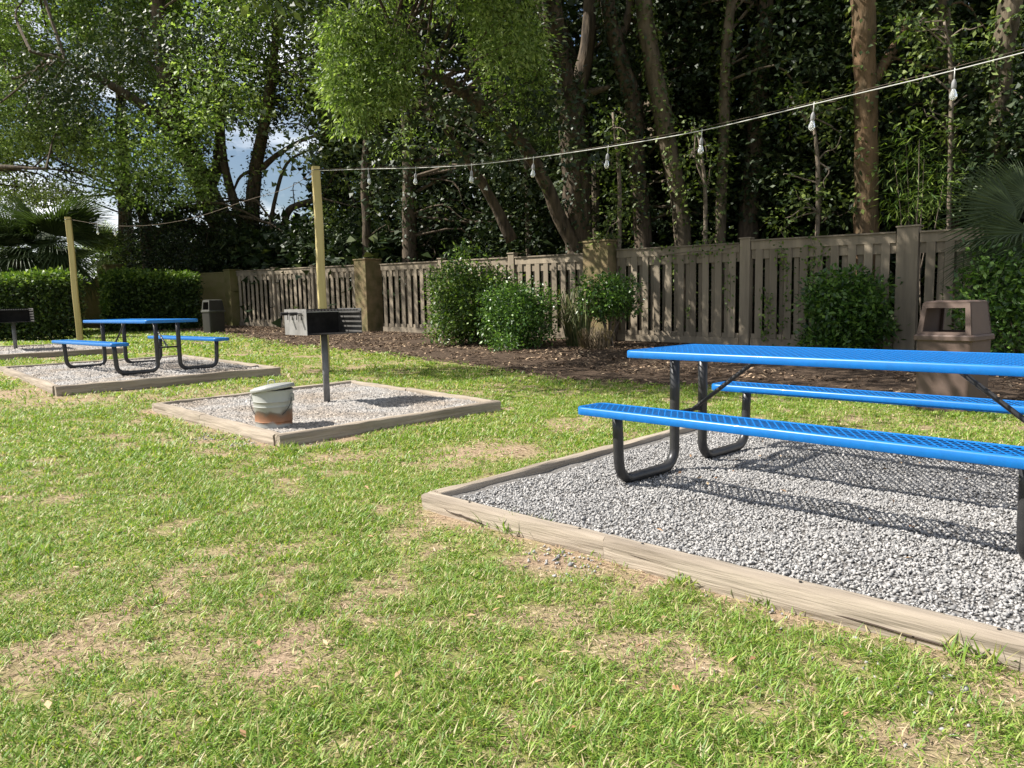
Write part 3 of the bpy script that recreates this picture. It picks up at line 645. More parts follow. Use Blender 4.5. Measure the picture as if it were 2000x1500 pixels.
# ------------------------------------------------------------------ posts and string lights
def wood_post(label, x, y, z, h, w=.115, rz=.7, lean=(0, 0)):
    t = thing('wooden_post', label, 'post', (x, y, z), rz, 'posts for the string lights')
    mb = MB(); m = 10; R = []
    r = random.Random(int(x*10))
    for i in range(m+1):
        zz = -.1 + (h+.1)*i/m; dx = lean[0]*(zz/h)**1 + .006*math.sin(i*1.1); dy = lean[1]*zz/h; b = .008; q = w/2
        R.append([(dx+a, dy+c, zz) for a, c in ((-q+b, -q), (q-b, -q), (q, -q+b), (q, q-b), (q-b, q), (-q+b, q), (-q, q-b), (-q, -q+b))])
    mb.rings(R, True); obj('post_shaft', shade_auto(mb.mesh('post_shaft', mPost, True), 30), t)
    mb = MB(); c = (lean[0], lean[1])
    q = w/2+.003; zz = h-.06
    mb.tube([(c[0]-q, c[1]-q, zz), (c[0]+q, c[1]-q, zz+.01), (c[0]+q, c[1]+q, zz), (c[0]-q, c[1]+q, zz-.01), (c[0]-q, c[1]-q, zz)], .005, 6)
    obj('cable_wrap', mb.mesh('cable_wrap', mSteel, True), t)
    return t
P1 = (-2.90, 11.633, .03); P2 = (-9.80, 17.045, .30)
wood_post('square yellow pine post standing behind the steel grill, nearest of the light posts', *P1, 3.14, rz=math.radians(24))
wood_post('crooked yellow pine post behind the far blue table by the left hedge', *P2, 2.86, rz=math.radians(20), lean=(-.03, 0))
wood_post('square pine post holding the near end of the cable', 4.95, 4.25, -.08, 2.98, rz=.3)
hooks = [(-1.992, 10.976, 3.004), (-1.223, 10.238, 2.875), (-.443, 9.501, 2.768), (.300, 8.764, 2.702), (1.056, 8.027, 2.659), (1.846, 7.29, 2.646), (2.608, 6.553, 2.686), (3.363, 5.816, 2.728)]
LS = thing('string_light_cable', 'pale cable sagging from the near post to the upper right corner', 'cable')
mb = MB(); mb.tube(smooth_path([(P1[0], P1[1], 3.11)] + hooks + [(4.2, 5.0, 2.80), (4.93, 4.3, 2.86)], 8), .0042, 7)
obj('cord', mb.mesh('cord', mCable, True), LS)
mb = MB(); mb.tube(smooth_path([(P1[0], P1[1], 3.13), (-1.992, 10.976, 3.022), (-.443, 9.501, 2.785), (1.056, 8.027, 2.676), (2.608, 6.553, 2.702), (4.93, 4.3, 2.88)], 10), .0015, 5)
obj('support_wire', mb.mesh('support_wire', mStem, True), LS)
def bulb(label, p, tilt=0.):
    t = thing('light_bulb', label, 'light bulb', p, 0, 'bulbs hanging from the cable'); t.rotation_euler = (tilt, tilt*.7, 0); t.scale = (.85,)*3
    mb = MB(); mb.tube([(0, 0, .02), (0, 0, -.085)], .0045, 6); obj('drop_cord', mb.mesh('drop_cord', mCable, True), t)
    mb = MB(); mb.lathe([(.006, -.075), (.014, -.09), (.020, -.105), (.021, -.15), (.019, -.155)], 14); obj('socket', mb.mesh('socket', mSocket, True), t)
    mb = MB(); mb.lathe([(.014, -.152), (.018, -.17), (.030, -.20), (.033, -.222), (.028, -.243), (.014, -.256), (.003, -.259)], 16); obj('glass', mb.mesh('glass', mGlass, True), t)
    mb = MB(); mb.tube([(0, 0, -.16), (.004, 0, -.20), (-.004, 0, -.225)], .003, 5); obj('filament', mb.mesh('filament', mCable), t)
bl = ['clear bulb nearest the yellow pine post on the cable', 'second clear bulb from the pine post on the cable', 'third clear bulb from the pine post, before dark leaves', 'fourth clear bulb from the pine post, left of the thick oak trunk', 'clear bulb just right of the thick oak trunk', 'clear bulb left of the slim pale trunk, third from the right', 'second bulb from the right, left of the straight brown trunk', 'largest clear bulb, at the upper right under the cable']
for i, h in enumerate(hooks): bulb(bl[i], h, [-.1, .1, .05, .08, .12, .06, .08, .02][i])
LS2 = thing('far_light_cable', 'thin cable sagging between the two pine posts', 'cable')
q = [(P1[0], P1[1], 3.11), at(560, 368, 12.6), at(480, 392, 13.6), at(380, 425, 14.9), at(290, 440, 15.8), at(210, 440, 16.5), (P2[0], P2[1], 3.11)]
mb = MB(); mb.tube(smooth_path(q, 6), .0035, 6); obj('cord', mb.mesh('cord', mStem, True), LS2)
bulb('small bulb on the far cable beside the crooked post', at(190, 438, 16.65)); bulb('small bulb on the far cable against the sky gap', at(224, 441, 16.35))

# ------------------------------------------------------------------ fence, pillars and wall
SP = .272
slat_f = MB(); slat_f.box(-.07, .07, -.011, .011, 0, 1., .004); slatF = slat_f.mesh('slat', mFence)
slat_b = MB(); slat_b.box(-.042, .042, -.009, .009, 0, 1., .0); slatB = slat_b.mesh('slat', mFence)
fr = random.Random(11)
def fence_bay(s0, s1, label, H=1.98, rake=0.):
    p0 = fpt(s0); z0 = float(G(*p0)); z1 = float(G(*fpt(s1))); Ln = s1-s0; sl = (z1-z0)/Ln
    t = thing('wooden_fence', label, 'fence', (*p0, z0), FYAW, 'shadow box fence bays')
    def bar(name, y0, y1, za, zb, x0=0., x1=Ln):
        mb = MB(); mb.add([(x0, y0, za+sl*x0), (x1, y0, za+sl*x1), (x1, y1, za+sl*x1), (x0, y1, za+sl*x0), (x0, y0, zb+sl*x0), (x1, y0, zb+sl*x1), (x1, y1, zb+sl*x1), (x0, y1, zb+sl*x0)],
                          [(3, 2, 1, 0), (4, 5, 6, 7), (0, 1, 5, 4), (1, 2, 6, 5), (2, 3, 7, 6), (3, 0, 4, 7)])
        return obj(name, mb.mesh(name, mFence), t)
    e = .012
    bar('cap_board', -.075, .075, H-.028, H, e, Ln-e)
    bar('top_rail', -.045, -.018, H-.185, H-.030, e, Ln-e)
    bar('back_rail', -.012, .022, H-.36, H-.034, e, Ln-e)
    bar('bottom_rail', -.045, -.018, .03, .17, e, Ln-e)
    bar('back_bottom_rail', -.012, .022, .05, .26, e, Ln-e)
    n = max(1, int(round((Ln-.06)/SP))); sp = (Ln-.06)/n
    for i in range(n):
        x = .03 + sp*(i+.5); o = obj('slat', slatF, t, (x, -.031+fr.uniform(-.002, .002), .172+sl*x)); o.scale = (fr.uniform(.95, 1.06), 1, H-.30+fr.uniform(-.015, .02)); o.rotation_euler = (0, fr.uniform(-.006, .006) + rake, fr.uniform(-.02, .02))
        if i < n-1:
            x += sp/2; o = obj('slat', slatB, t, (x, .036, .06+sl*x)); o.scale = (fr.uniform(.9, 1.1), 1, H-.13); o.rotation_euler = (0, fr.uniform(-.006, .006)+rake, 0)
    return t
bays = [(.0, 2.34, 'leftmost fence bay, meeting the stucco wall', 1.98), (2.48, 4.62, 'second fence bay from the wall, with streaks of sun', 1.97), (4.76, 7.20, 'fence bay between the pine post and the sunlit stucco pillar', 1.96),
        (8.08, 10.50, 'fence bay just right of the sunlit stucco pillar', 1.96), (10.64, 12.98, 'fence bay mostly hidden behind the leafy shrubs', 1.96), (13.18, 15.34, 'sun streaked fence bay left of the mossy pillar', 1.96),
        (16.10, 18.92, 'shaded fence bay right of the mossy pillar', 2.0), (19.13, 21.68, 'shaded fence bay with climbing vines and a round shrub', 2.04), (22.02, 24.6, 'fence bay behind the brown litter bin and palm leaf', 2.03), (24.76, 27.6, 'fence bay at the far right end', 2.0)]
for a_, b_, l_, H_ in bays: fence_bay(a_, b_, l_, H_)
def fpost(sa, sb, label, H, name='fence_post', m=mFence, d0=-.07, d1=.09, cat='fence post'):
    p0 = fpt(sa); z0 = float(G(*p0)); w = sb-sa
    t = thing(name, label, cat, (*p0, z0), FYAW)
    mb = MB(); mb.box(0.004, w-.004, d0, d1, -.1, H, .006); obj('shaft', mb.mesh('shaft', m), t)
    mb = MB(); mb.box(-.012, w+.012, d0-.02, d1+.02, H+.001, H+.028, .004); obj('cap', mb.mesh('cap', m), t)
fpost(2.34, 2.48, 'leaning fence post between the first two left bays', 2.0)
fpost(4.62, 4.76, 'fence post hidden behind the tall pine post', 2.0)
fpost(10.50, 10.64, 'fence post behind the tall leafy shrub', 2.0)
fpost(12.98, 13.18, 'fence post just right of the tall leafy shrub', 2.03)
fpost(18.92, 19.13, 'broad pale fence post between the two shaded right bays', 2.06)
fpost(21.68, 22.02, 'broad boarded post left of the brown litter bin', 2.10)
fpost(24.6, 24.76, 'fence post at the right edge', 2.1)
def pillar(label, s0, s1, H, m, dep=.36):
    p0 = fpt(s0); z0 = float(G(*p0)); w = s1-s0
    t = thing('stucco_pillar', label, 'pillar', (*p0, z0), FYAW)
    mb = MB(); mb.box(0.004, w-.004, -dep/2-.09, dep/2, -.1, H, .012); obj('shaft', mb.mesh('shaft', m), t)
    mb = MB(); mb.box(-.02, w+.02, -dep/2-.11, dep/2+.02, H+.001, H+.04, .01); obj('cap', mb.mesh('cap', m), t)
pillar('sunlit tan stucco pillar behind the grill', 7.23, 7.78, 2.06, mStuccoWarm, .5)
pillar('mossy stucco pillar behind the small shrub', 15.38, 16.06, 2.16, mStuccoWarm, .4)
pillar('narrow dark stucco pillar at the corner of the wall', -.45, -.02, 2.0, mStucco, .4)
def wall(pts, label):
    t = thing('stucco_wall', label, 'wall', (*pts[0][:2], 0))
    for i in range(len(pts)-1):
        a = np.array(pts[i]); b = np.array(pts[i+1]); d = b[:2]-a[:2]; Ln = np.linalg.norm(d); ang = math.atan2(d[1], d[0])
        H = a[2]; mb = MB(); mb.box(.0, Ln-.004, -.1, .1, -.1, H-.05); mb.box(-.002, Ln-.004, -.12, .12, H-.049, H, .01)
        o = obj('wall_section', mb.mesh('wall_section', mStucco), t, (a[0]-pts[0][0], a[1]-pts[0][1], 0), (0, 0, ang))
w0 = fpt(-.45); wa = at(385, 535, 27.9); wb = at(238, 545, 28.6); wc = at(205, 545, 28.8); wd = at(150, 545, 28.2); we = at(-400, 545, 24.5)
wall([(w0[0], w0[1], 2.36), (wa[0], wa[1], 2.42), (wb[0], wb[1], 2.42)], 'dark olive stucco wall behind the right hedge')
wall([(wc[0], wc[1], 2.2), (wd[0], wd[1], 2.2), (we[0], we[1], 2.1)], 'low olive stucco wall between the two hedges')
def gatepost(label, p, w, H):
    t = thing('gate_pillar', label, 'pillar', (p[0], p[1], .2), math.radians(35)); mb = MB(); mb.box(-w/2, w/2, -w/2, w/2, -.2, H, .01); obj('shaft', mb.mesh('shaft', mStucco), t)
    mb = MB(); mb.box(-w/2-.04, w/2+.04, -w/2-.04, w/2+.04, H+.001, H+.06, .012); obj('cap', mb.mesh('cap', mStucco), t)
gatepost('square olive pillar rising above the right hedge', at(222, 545, 28.6), .56, 2.52)

# ------------------------------------------------------------------ foliage
def rough_ball(n):
    u = norm(rng.normal(0, 1, (n, 3))); return u
def leaf_clumps(C, per, R, Ln, Wr=.5, flat=.6, droop=.25, up=1.0, tri=False):
    n = len(C)*per; base = np.repeat(C, per, 0); o = rng.normal(0, 1, (n, 3))*np.array([1, 1, flat])*R*.55
    P = base + o; D = norm(o + rng.normal(0, .35*R, (n, 3)) + np.array([0, 0, -droop*R]))
    N = rng.normal(0, .75, (n, 3)) + np.array([0, 0, up])
    l = Ln*rng.uniform(.6, 1.3, n)
    return tris(P, D, N, l, l*Wr*1.25) if tri else blades(P, D, N, l, l*Wr, .12)
def region(px0, py0, px1, py1, Ya, Yb, n, gaps=(), rel=False, gate=.0):
    out = []
    x = rng.uniform(px0, px1, n); y = rng.uniform(py0, py1, n); u = rng.random(n)
    for i in range(n):
        bad = False
        for (gx, gy, rx, ry, pr) in gaps:
            if ((x[i]-gx)/rx)**2 + ((y[i]-gy)/ry)**2 < 1 and rng.random() < pr: bad = True; break
        if bad: continue
        Y = Ya+(Yb-Ya)*u[i]
        if rel: Y += fenceY(x[i])
        out.append(at(x[i], y[i], Y))
    out = np.array(out)
    if gate > 0 and len(out):
        k = vnoise(out[:, 0]+out[:, 2]*.7, out[:, 1]*.8+out[:, 2], 1.1, 11); out = out[k > gate]
    return out
GAPS = [(205, 425, 30, 58, .97), (225, 470, 22, 30, .9), (455, 300, 45, 45, .85), (540, 265, 40, 40, .75), (580, 375, 45, 70, .8), (530, 330, 40, 40, .7), (215, 205, 26, 20, .85), (75, 320, 55, 28, .8), (75, 160, 30, 15, .8),
        (865, 150, 80, 26, .85), (1125, 110, 22, 50, .85), (1465, 85, 22, 55, .9), (1545, 130, 14, 24, .8), (1655, 130, 14, 20, .8), (1570, 40, 20, 20, .8), (1170, 60, 18, 40, .8), (760, 30, 30, 12, .7), (1900, 30, 16, 14, .8), (1760, 110, 14, 20, .7), (330, 90, 16, 12, .7), (400, 440, 14, 18, .9)]
def crown(name, t, specs, m):
    tri = any(s[4].get('tri') for s in specs); specs = [(s[0], s[1], s[2], s[3], {**s[4], 'tri': tri}) for s in specs]
    VV = []; FF = []; off = 0
    for C, per, R, Ln, kw in specs:
        if not len(C): continue
        v, f = leaf_clumps(C, per, R, Ln, **kw); VV.append(v); FF.append(f+off); off += len(v)
    global NLEAF
    NLEAF += len(np.vstack(FF))
    o0 = np.array(t.location) if t is not None else np.zeros(3)
    return obj(name, mesh_from(name, np.vstack(VV)-o0, np.vstack(FF), m), t, kind='stuff')
NLEAF = 0
def trunk_mesh(path, m, n=10, nm='trunk', jag=.03):
    P = smooth_path([p[:3] for p in path], 5); r = smooth_path([(p[3], 0, 0) for p in path], 5)[:, 0]
    P = P + rng.normal(0, 1, P.shape)*jag*r[:, None]
    mb = MB(); mb.tube(P, np.maximum(r*(1+rng.normal(0, .03, len(r))), .006), n); return mb.mesh(nm, m, True), P
def tree(name, label, trunk, limbs=(), specs=(), bark=mBark, leaf=mLeafOak, cat='tree', twigs=10, group=None, ivy=0, ivy_h=9):
    b = np.array(trunk[0][:3]); t = thing(name, label, cat, b, 0, group)
    loc = [(p[0]-b[0], p[1]-b[1], p[2]-b[2], p[3]) for p in trunk]; me, P = trunk_mesh(loc, bark); obj('trunk', me, t)
    for l in limbs:
        me, Q = trunk_mesh([(p[0]-b[0], p[1]-b[1], p[2]-b[2], p[3]) for p in l], bark, 8, 'limb'); obj('limb', me, t)
        P = np.vstack([P, Q])
    if ivy:
        rr_ = smooth_path([(p[3], 0, 0) for p in trunk], 5)[:, 0]; k = rng.integers(0, len(rr_)-1, ivy*3); f_ = rng.random(ivy*3); base = P[k]*(1-f_[:, None]) + P[np.minimum(k+1, len(rr_)-1)]*f_[:, None]
        g_ = vnoise(base[:, 2], k*0., .9, 21) + .25*(1-base[:, 2]/ivy_h); kk = (g_ > .48) & (base[:, 2] < ivy_h) & (base[:, 2] > 0); base = base[kk]; n_ = len(base); th = rng.uniform(0, 2*np.pi, n_)
        o_ = np.stack([np.cos(th), np.sin(th), np.zeros(n_)], 1); v_, f2 = blades(base + o_*(rr_[k[kk]]*rng.uniform(.95, 1.5, n_))[:, None], o_*.6+rng.normal(0, .5, (n_, 3))+np.array([0, 0, -.6]), o_+rng.normal(0, .3, (n_, 3))+np.array([0, 0, .4]), rng.uniform(.06, .13, n_), .07)
        obj('ivy', mesh_from('ivy', v_, f2, mLeafShade if bark is mBark else mLeafOak), t, kind='stuff')
    if specs:
        C = np.vstack([s[0] for s in specs if len(s[0])])-b
        mb = MB()
        if twigs and len(C):
            for i in rng.choice(len(C), min(twigs, len(C)), False):
                c = C[i]; k = np.argmin(np.linalg.norm(P-c, axis=1)+rng.uniform(0, 1.5, len(P))); a = P[k]; d = np.linalg.norm(c-a)
                if d < .2 or d > 7: continue
                mid = (a+c)/2 + rng.normal(0, .10*d, 3) + np.array([0, 0, .06*d]); m2 = (a*.25+c*.75)+rng.normal(0, .08*d, 3)
                mb.tube(smooth_path([a, mid, m2, c], 3), np.linspace(.012+.008*d, .006, 10), 5)
            obj('twigs', mb.mesh('twigs', bark), t, kind='stuff')
        crown('crown', t, specs, leaf)
    return t
def tp(px, py, Y, wpx):                          # trunk point from photo direction, depth and width
    p = at(px, py, Y); return (p[0], p[1], p[2], wpx/2/FPX*Y)
def foot(px, Y, wpx):
    p = at(px, 600, Y); return (p[0], p[1], float(G(p[0], p[1]))-.1, wpx/2/FPX*Y)
D_ = dict
# --- left oaks beyond the wall
tree('live_oak', 'big leaning oak behind the left wall with a thick dark trunk', [foot(470, 30.5, 60), tp(450, 480, 30.5, 52), tp(405, 380, 30, 44), tp(355, 265, 29, 38), tp(320, 120, 28, 30), tp(300, -150, 27, 22), tp(290, -420, 27, 10)],
     [[tp(405, 380, 30, 26), tp(430, 300, 30, 22), tp(425, 200, 30, 18), tp(440, 60, 30, 12)], [tp(355, 265, 29, 24), tp(270, 200, 27.5, 18), tp(150, 130, 26, 12), tp(60, 100, 25, 6)], [tp(450, 470, 30.5, 30), tp(360, 440, 29.5, 18), tp(275, 400, 29, 10)]],
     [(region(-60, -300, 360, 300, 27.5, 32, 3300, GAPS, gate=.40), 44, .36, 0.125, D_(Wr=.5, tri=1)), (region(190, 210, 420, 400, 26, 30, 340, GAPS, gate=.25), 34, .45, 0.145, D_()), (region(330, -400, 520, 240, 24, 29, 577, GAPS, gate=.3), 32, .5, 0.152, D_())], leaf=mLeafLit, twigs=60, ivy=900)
tree('live_oak', 'leafy tree filling the far upper left edge of the picture', [foot(-160, 28, 60), tp(-160, 400, 28, 50), tp(-130, 200, 27.5, 36), tp(-80, 0, 27, 20), tp(-20, -250, 26, 8)],
     [[tp(-150, 380, 28, 20), tp(-40, 330, 27, 12), tp(90, 330, 26, 4)]],
     [(region(-140, 215, 200, 400, 27.5, 30.5, 480, GAPS, gate=.28), 34, .42, 0.132, D_(Wr=.42)), (region(-140, 330, 60, 530, 27.5, 30, 190, GAPS, gate=.2), 34, .4, 0.132, D_(Wr=.42)), (region(-200, -300, 100, 200, 27.5, 31, 400, GAPS, gate=.3), 30, .5, 0.145, D_())], leaf=mLeafGrey, twigs=40)
tree('oak_tree', 'slim dark twin trunk tree in front of the sky gap', [foot(492, 29, 34), tp(490, 450, 29, 30), tp(500, 330, 29, 24), tp(520, 220, 28, 20), tp(540, 60, 27, 14), tp(550, -200, 27, 8)],
     [[tp(500, 340, 29, 14), tp(545, 300, 29, 10), tp(600, 270, 29, 6), tp(660, 262, 29, 3)], [tp(485, 480, 29, 20), tp(440, 330, 29, 16), tp(432, 230, 29, 12), tp(425, 100, 28, 8)], [tp(548, 505, 29, 10), tp(560, 420, 29, 14), tp(590, 398, 29, 12), tp(640, 385, 29, 8)], [tp(520, 500, 29.5, 8), tp(535, 400, 29.5, 8), tp(560, 320, 29.5, 6), tp(610, 290, 29.5, 3)], [tp(505, 330, 29, 7), tp(470, 345, 29, 6), tp(452, 385, 29, 3)]],
     [(region(430, -420, 720, 215, 23, 29, 910, GAPS, gate=.3), 32, .5, 0.145, D_()), (region(600, 200, 760, 470, 25, 29, 332, GAPS, gate=.28), 30, .45, 0.139, D_()), (region(470, 230, 660, 470, 28, 30, 122, GAPS, gate=.3), 30, .35, 0.119, D_())], leaf=mLeafOak, twigs=60, ivy=500)
tree('understory_tree', 'bushy dark tree just above the wall left of centre', [foot(300, 29.5, 30), tp(290, 480, 29.5, 26), tp(275, 400, 29, 16), tp(270, 340, 29, 6)],
     [[tp(290, 480, 29.5, 14), tp(330, 430, 29, 10), tp(360, 380, 29, 5)]],
     [(region(235, 335, 340, 520, 27.6, 29.3, 192, [(205, 440, 40, 60, 1)], gate=.2), 36, .36, 0.119, D_()), (region(320, 400, 500, 528, 27.6, 29.5, 262, GAPS, gate=.2), 36, .36, 0.119, D_()), (region(440, 445, 680, 525, 1.0, 2.5, 227, (), True, gate=.2), 36, .36, 0.119, D_())], leaf=mLeafShade, twigs=25)
tree('crown_shade', 'dark leaves behind the leaning oak for its shaded interior, upper left', [foot(250, 34, 30), tp(245, 420, 34, 26), tp(235, 200, 34, 18), tp(230, -50, 34, 8)], [],  # trunk and dark leaves added for the shaded inside of the crowns
     [(region(-100, -120, 440, 330, 31.5, 35, 900, GAPS, gate=.33), 36, .6, .19, D_(Wr=.55, tri=1)), (region(-60, 300, 180, 400, 31.5, 34, 110, GAPS, gate=.3), 30, .5, .16, D_(tri=1))], leaf=mLeafShade, twigs=20)
tree('crown_shade', 'dark leaves far behind the sky gap for shaded crown interior, above the pine post', [foot(640, 32, 30), tp(645, 420, 32, 26), tp(640, 200, 32, 18), tp(630, -50, 32, 8)], [],
     [(region(400, -120, 760, 240, 29.5, 33, 620, GAPS, gate=.3), 36, .55, .18, D_(Wr=.55, tri=1)), (region(620, 220, 720, 480, 29.5, 32, 120, (), gate=.2), 30, .5, .16, D_(tri=1))], leaf=mLeafShade, twigs=20)
# --- middle: overhanging laurel oak with the long leaning limb
tree('laurel_oak', 'thick forked oak with a long limb arching left and sunlit leaves', [foot(1138, 17.9, 66), tp(1132, 470, 17.8, 56), tp(1122, 330, 17.6, 52), tp(1108, 200, 17.4, 46), tp(1085, 80, 17.0, 40), tp(1070, -80, 16.5, 34), tp(1050, -300, 16, 20)],
     [[tp(1120, 210, 17.5, 30), tp(1140, 130, 17.6, 30), tp(1150, 60, 17.6, 26), tp(1155, -120, 17.6, 18)], [tp(1125, 250, 17.6, 16), tp(1140, 190, 17.4, 16), tp(1165, 178, 17.2, 14), tp(1190, 170, 17, 7)],
      [tp(1135, 500, 17.7, 34), tp(1095, 430, 17.5, 28), tp(1062, 350, 17.2, 26), tp(1010, 268, 16.6, 26), tp(930, 200, 15.8, 24), tp(860, 152, 15, 18), tp(780, 130, 14.2, 12), tp(700, 128, 13.6, 5)],
      [tp(1000, 470, 18.2, 24), tp(960, 390, 18, 20), tp(905, 300, 17.6, 14), tp(845, 215, 17, 8), tp(830, 150, 16, 4)], [tp(1150, 60, 17.6, 10), tp(1180, 45, 17.5, 8), tp(1200, 20, 17.4, 4)]],
     [(region(640, 0, 800, 215, 12.6, 14.2, 330, GAPS, gate=.33), 40, .25, .100, D_(Wr=.36, droop=.5)), (region(700, -200, 1050, 130, 12.6, 15.5, 860, GAPS, gate=.32), 40, .28, .105, D_(Wr=.36, droop=.4)),
      (region(930, 40, 1075, 290, 15.0, 16.6, 260, GAPS, gate=.30), 40, .25, .10, D_(Wr=.36)), (region(660, 150, 720, 255, 13.0, 13.8, 40, ()), 26, .22, .10, D_(Wr=.34, droop=.8)),
      (region(720, 150, 960, 300, 15.5, 17.5, 70, GAPS, gate=.4), 30, .30, .10, D_(Wr=.36)), (region(930, -650, 1200, -150, 13.5, 16.5, 150, (), gate=.3), 24, .45, .16, D_())], leaf=mLeafLit, twigs=34, ivy=900)
tree('hackberry_tree', 'dark tree between the sky gap and the leaning limb', [foot(800, 22.5, 34), tp(800, 420, 22.5, 28), tp(795, 250, 22.3, 22), tp(780, 60, 22, 16), tp(780, -200, 22, 8)],
     [[foot(718, 23.5, 20), tp(715, 430, 23.5, 16), tp(712, 345, 23.5, 14), tp(720, 200, 23.5, 10)]],
     [(region(660, 40, 1130, 330, 3.5, 6.5, 735, GAPS, True, gate=.26), 30, .48, 0.145, D_(tri=1)), (region(680, 300, 1120, 500, 1.5, 4.5, 577, (), True, gate=.26), 32, .42, 0.132, D_(tri=1)), (region(600, -400, 1000, 40, 19, 24, 385, GAPS, gate=.2), 26, .6, 0.198, D_(tri=1))], leaf=mLeafShade, twigs=70, ivy=500)
# --- right: tall forest trunks behind the shaded fence
tree('oak_tree', 'slim leaning trunk rising behind the mossy pillar, left of a pair', [foot(1262, 17.3, 40), tp(1255, 450, 17.3, 36), tp(1243, 320, 17.2, 34), tp(1236, 200, 17.0, 34), tp(1205, 90, 16.8, 30), tp(1185, -20, 16.6, 26), tp(1180, -300, 16, 14)],
     [[tp(1205, 90, 16.8, 18), tp(1230, 20, 16.8, 16), tp(1245, -100, 16.6, 10)]],
     [(region(1150, -350, 1420, 190, 1.5, 5.5, 1096, GAPS, True, gate=.30), 30, .42, 0.139, D_(tri=1))], leaf=mLeafShade, twigs=40, ivy=700)
tree('oak_tree', 'slim trunk right of the mossy pillar, right of the leaning pair', [foot(1338, 16.9, 36), tp(1332, 440, 16.9, 32), tp(1308, 300, 16.8, 34), tp(1285, 180, 16.7, 34), tp(1262, 50, 16.6, 32), tp(1250, -100, 16.4, 26), tp(1245, -300, 16, 12)],
     [], [(region(1150, 180, 1430, 440, 2.0, 5.0, 731, GAPS, True, gate=.34), 30, .40, 0.132, D_(tri=1))], bark=mBarkPale, leaf=mLeafShade, twigs=30, ivy=500)
tree('slender_tree', 'slender pale trunk near the third bulb from the right', [foot(1408, 16.6, 20), tp(1408, 420, 16.6, 20), tp(1414, 250, 16.5, 21), tp(1418, 100, 16.4, 20), tp(1440, -80, 16.2, 16)], [],
     [(region(1380, -350, 1700, 140, 1.5, 5.0, 1096, GAPS, True, gate=.36), 30, .42, 0.139, D_(tri=1))], bark=mBarkPale, leaf=mLeafShade, twigs=30, ivy=300)
tree('oak_tree', 'mid brown trunk between the slender one and the straight one', [foot(1455, 16.9, 44), tp(1462, 430, 16.9, 38), tp(1474, 300, 16.8, 36), tp(1486, 150, 16.6, 34), tp(1496, 0, 16.5, 30), tp(1505, -250, 16, 16)], [[tp(1600, 440, 15.6, 8), tp(1602, 330, 15.6, 10), tp(1590, 260, 15.6, 10), tp(1560, 215, 15.7, 7), tp(1540, 180, 15.8, 4)]],
     [(region(1420, 140, 1700, 440, 1.8, 5.0, 763, GAPS, True, gate=.36), 30, .40, 0.132, D_(tri=1))], bark=mBark, leaf=mLeafShade, twigs=30, ivy=700)
tree('straight_tree', 'thick straight trunk with smooth brown bark above the round shrub', [foot(1692, 14.4, 50), tp(1692, 440, 14.4, 44), tp(1692, 300, 14.3, 42), tp(1690, 150, 14.2, 42), tp(1686, 0, 14.1, 42), tp(1680, -200, 14, 32)], [[tp(1705, 160, 14.2, 20), tp(1735, 110, 14.4, 20), tp(1770, 50, 14.6, 18), tp(1790, -80, 14.8, 12)]],
     [(region(1680, -350, 2080, 200, 1.5, 5.0, 1096, GAPS, True, gate=.38), 30, .42, 0.139, D_(tri=1))], bark=mBarkWarm, leaf=mLeafShade, twigs=30, ivy=160)
tree('slender_tree', 'thin dark trunk under the largest bulb at the upper right', [foot(1862, 14.2, 22), tp(1860, 330, 14.2, 22), tp(1855, 200, 14.2, 24), tp(1845, 60, 14.2, 26), tp(1830, -120, 14.2, 18)], [],
     [(region(1720, 180, 2060, 400, 1.5, 4.5, 564, GAPS, True, gate=.40), 30, .38, 0.132, D_(tri=1))], bark=mBarkPale, leaf=mLeafShade, twigs=20, ivy=250)
tree('oak_tree', 'stout pale trunk at the upper right edge behind the palm leaf', [foot(1948, 13.2, 36), tp(1950, 330, 13.2, 34), tp(1952, 220, 13.2, 34), tp(1958, 110, 13.2, 38), tp(1975, 0, 13.2, 40), tp(1990, -200, 13.2, 26)], [],
     [(region(1900, 150, 2120, 420, .8, 2.5, 298, (), True, gate=.3), 30, .36, 0.132, D_(tri=1))], bark=mBarkPale, leaf=mLeafShade, twigs=10, ivy=250)
for nm_, lb_, args_ in (('sapling', 'thin leafy sapling between the forked oak and the leaning pair', (1165, 200, 1240, 480, 16.5)), ('sapling', 'thin leafy sapling between the slender and the straight trunk', (1520, 180, 1660, 455, 14.6)), ('sapling', 'leafy sapling just left of the slender pale trunk', (1340, 240, 1400, 480, 15.9)), ('sapling', 'leafy sapling in front of the trunks at the upper right', (1760, 20, 1940, 260, 13.4))):
    x0, y0, x1, y1, Y_ = args_; xm = (x0+x1)/2
    tree(nm_, lb_, [foot(xm, Y_, 9), tp(xm+8, (y0+y1)/2+40, Y_, 8), tp(xm-6, y0+20, Y_, 4)], [], [(region(x0, y0, x1, y1, Y_-.4, Y_+.5, int((x1-x0)*(y1-y0)/420), GAPS, gate=.38), 24, .28, .11, D_())], bark=mStem, leaf=mLeafOak, twigs=14)  # lighter leaf than the wood: sunlit understory patches put into colour
# --- dark wood behind everything
def woodland():
    parts = []
    for (x0, y0, x1, y1, a_, b_, n) in ((640, 180, 2250, 520, 5.5, 10, 3000), (700, -250, 2250, 200, 5.5, 10, 2300), (240, 440, 660, 560, 2, 8, 450), (420, 470, 760, 625, 1.2, 5, 700), (640, 480, 2250, 640, 2.5, 8, 1300)):
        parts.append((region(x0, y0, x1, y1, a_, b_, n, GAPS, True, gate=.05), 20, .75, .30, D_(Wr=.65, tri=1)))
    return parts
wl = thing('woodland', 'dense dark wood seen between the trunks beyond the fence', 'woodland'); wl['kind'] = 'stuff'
o = crown('foliage_mass', wl, woodland(), mLeafShade)

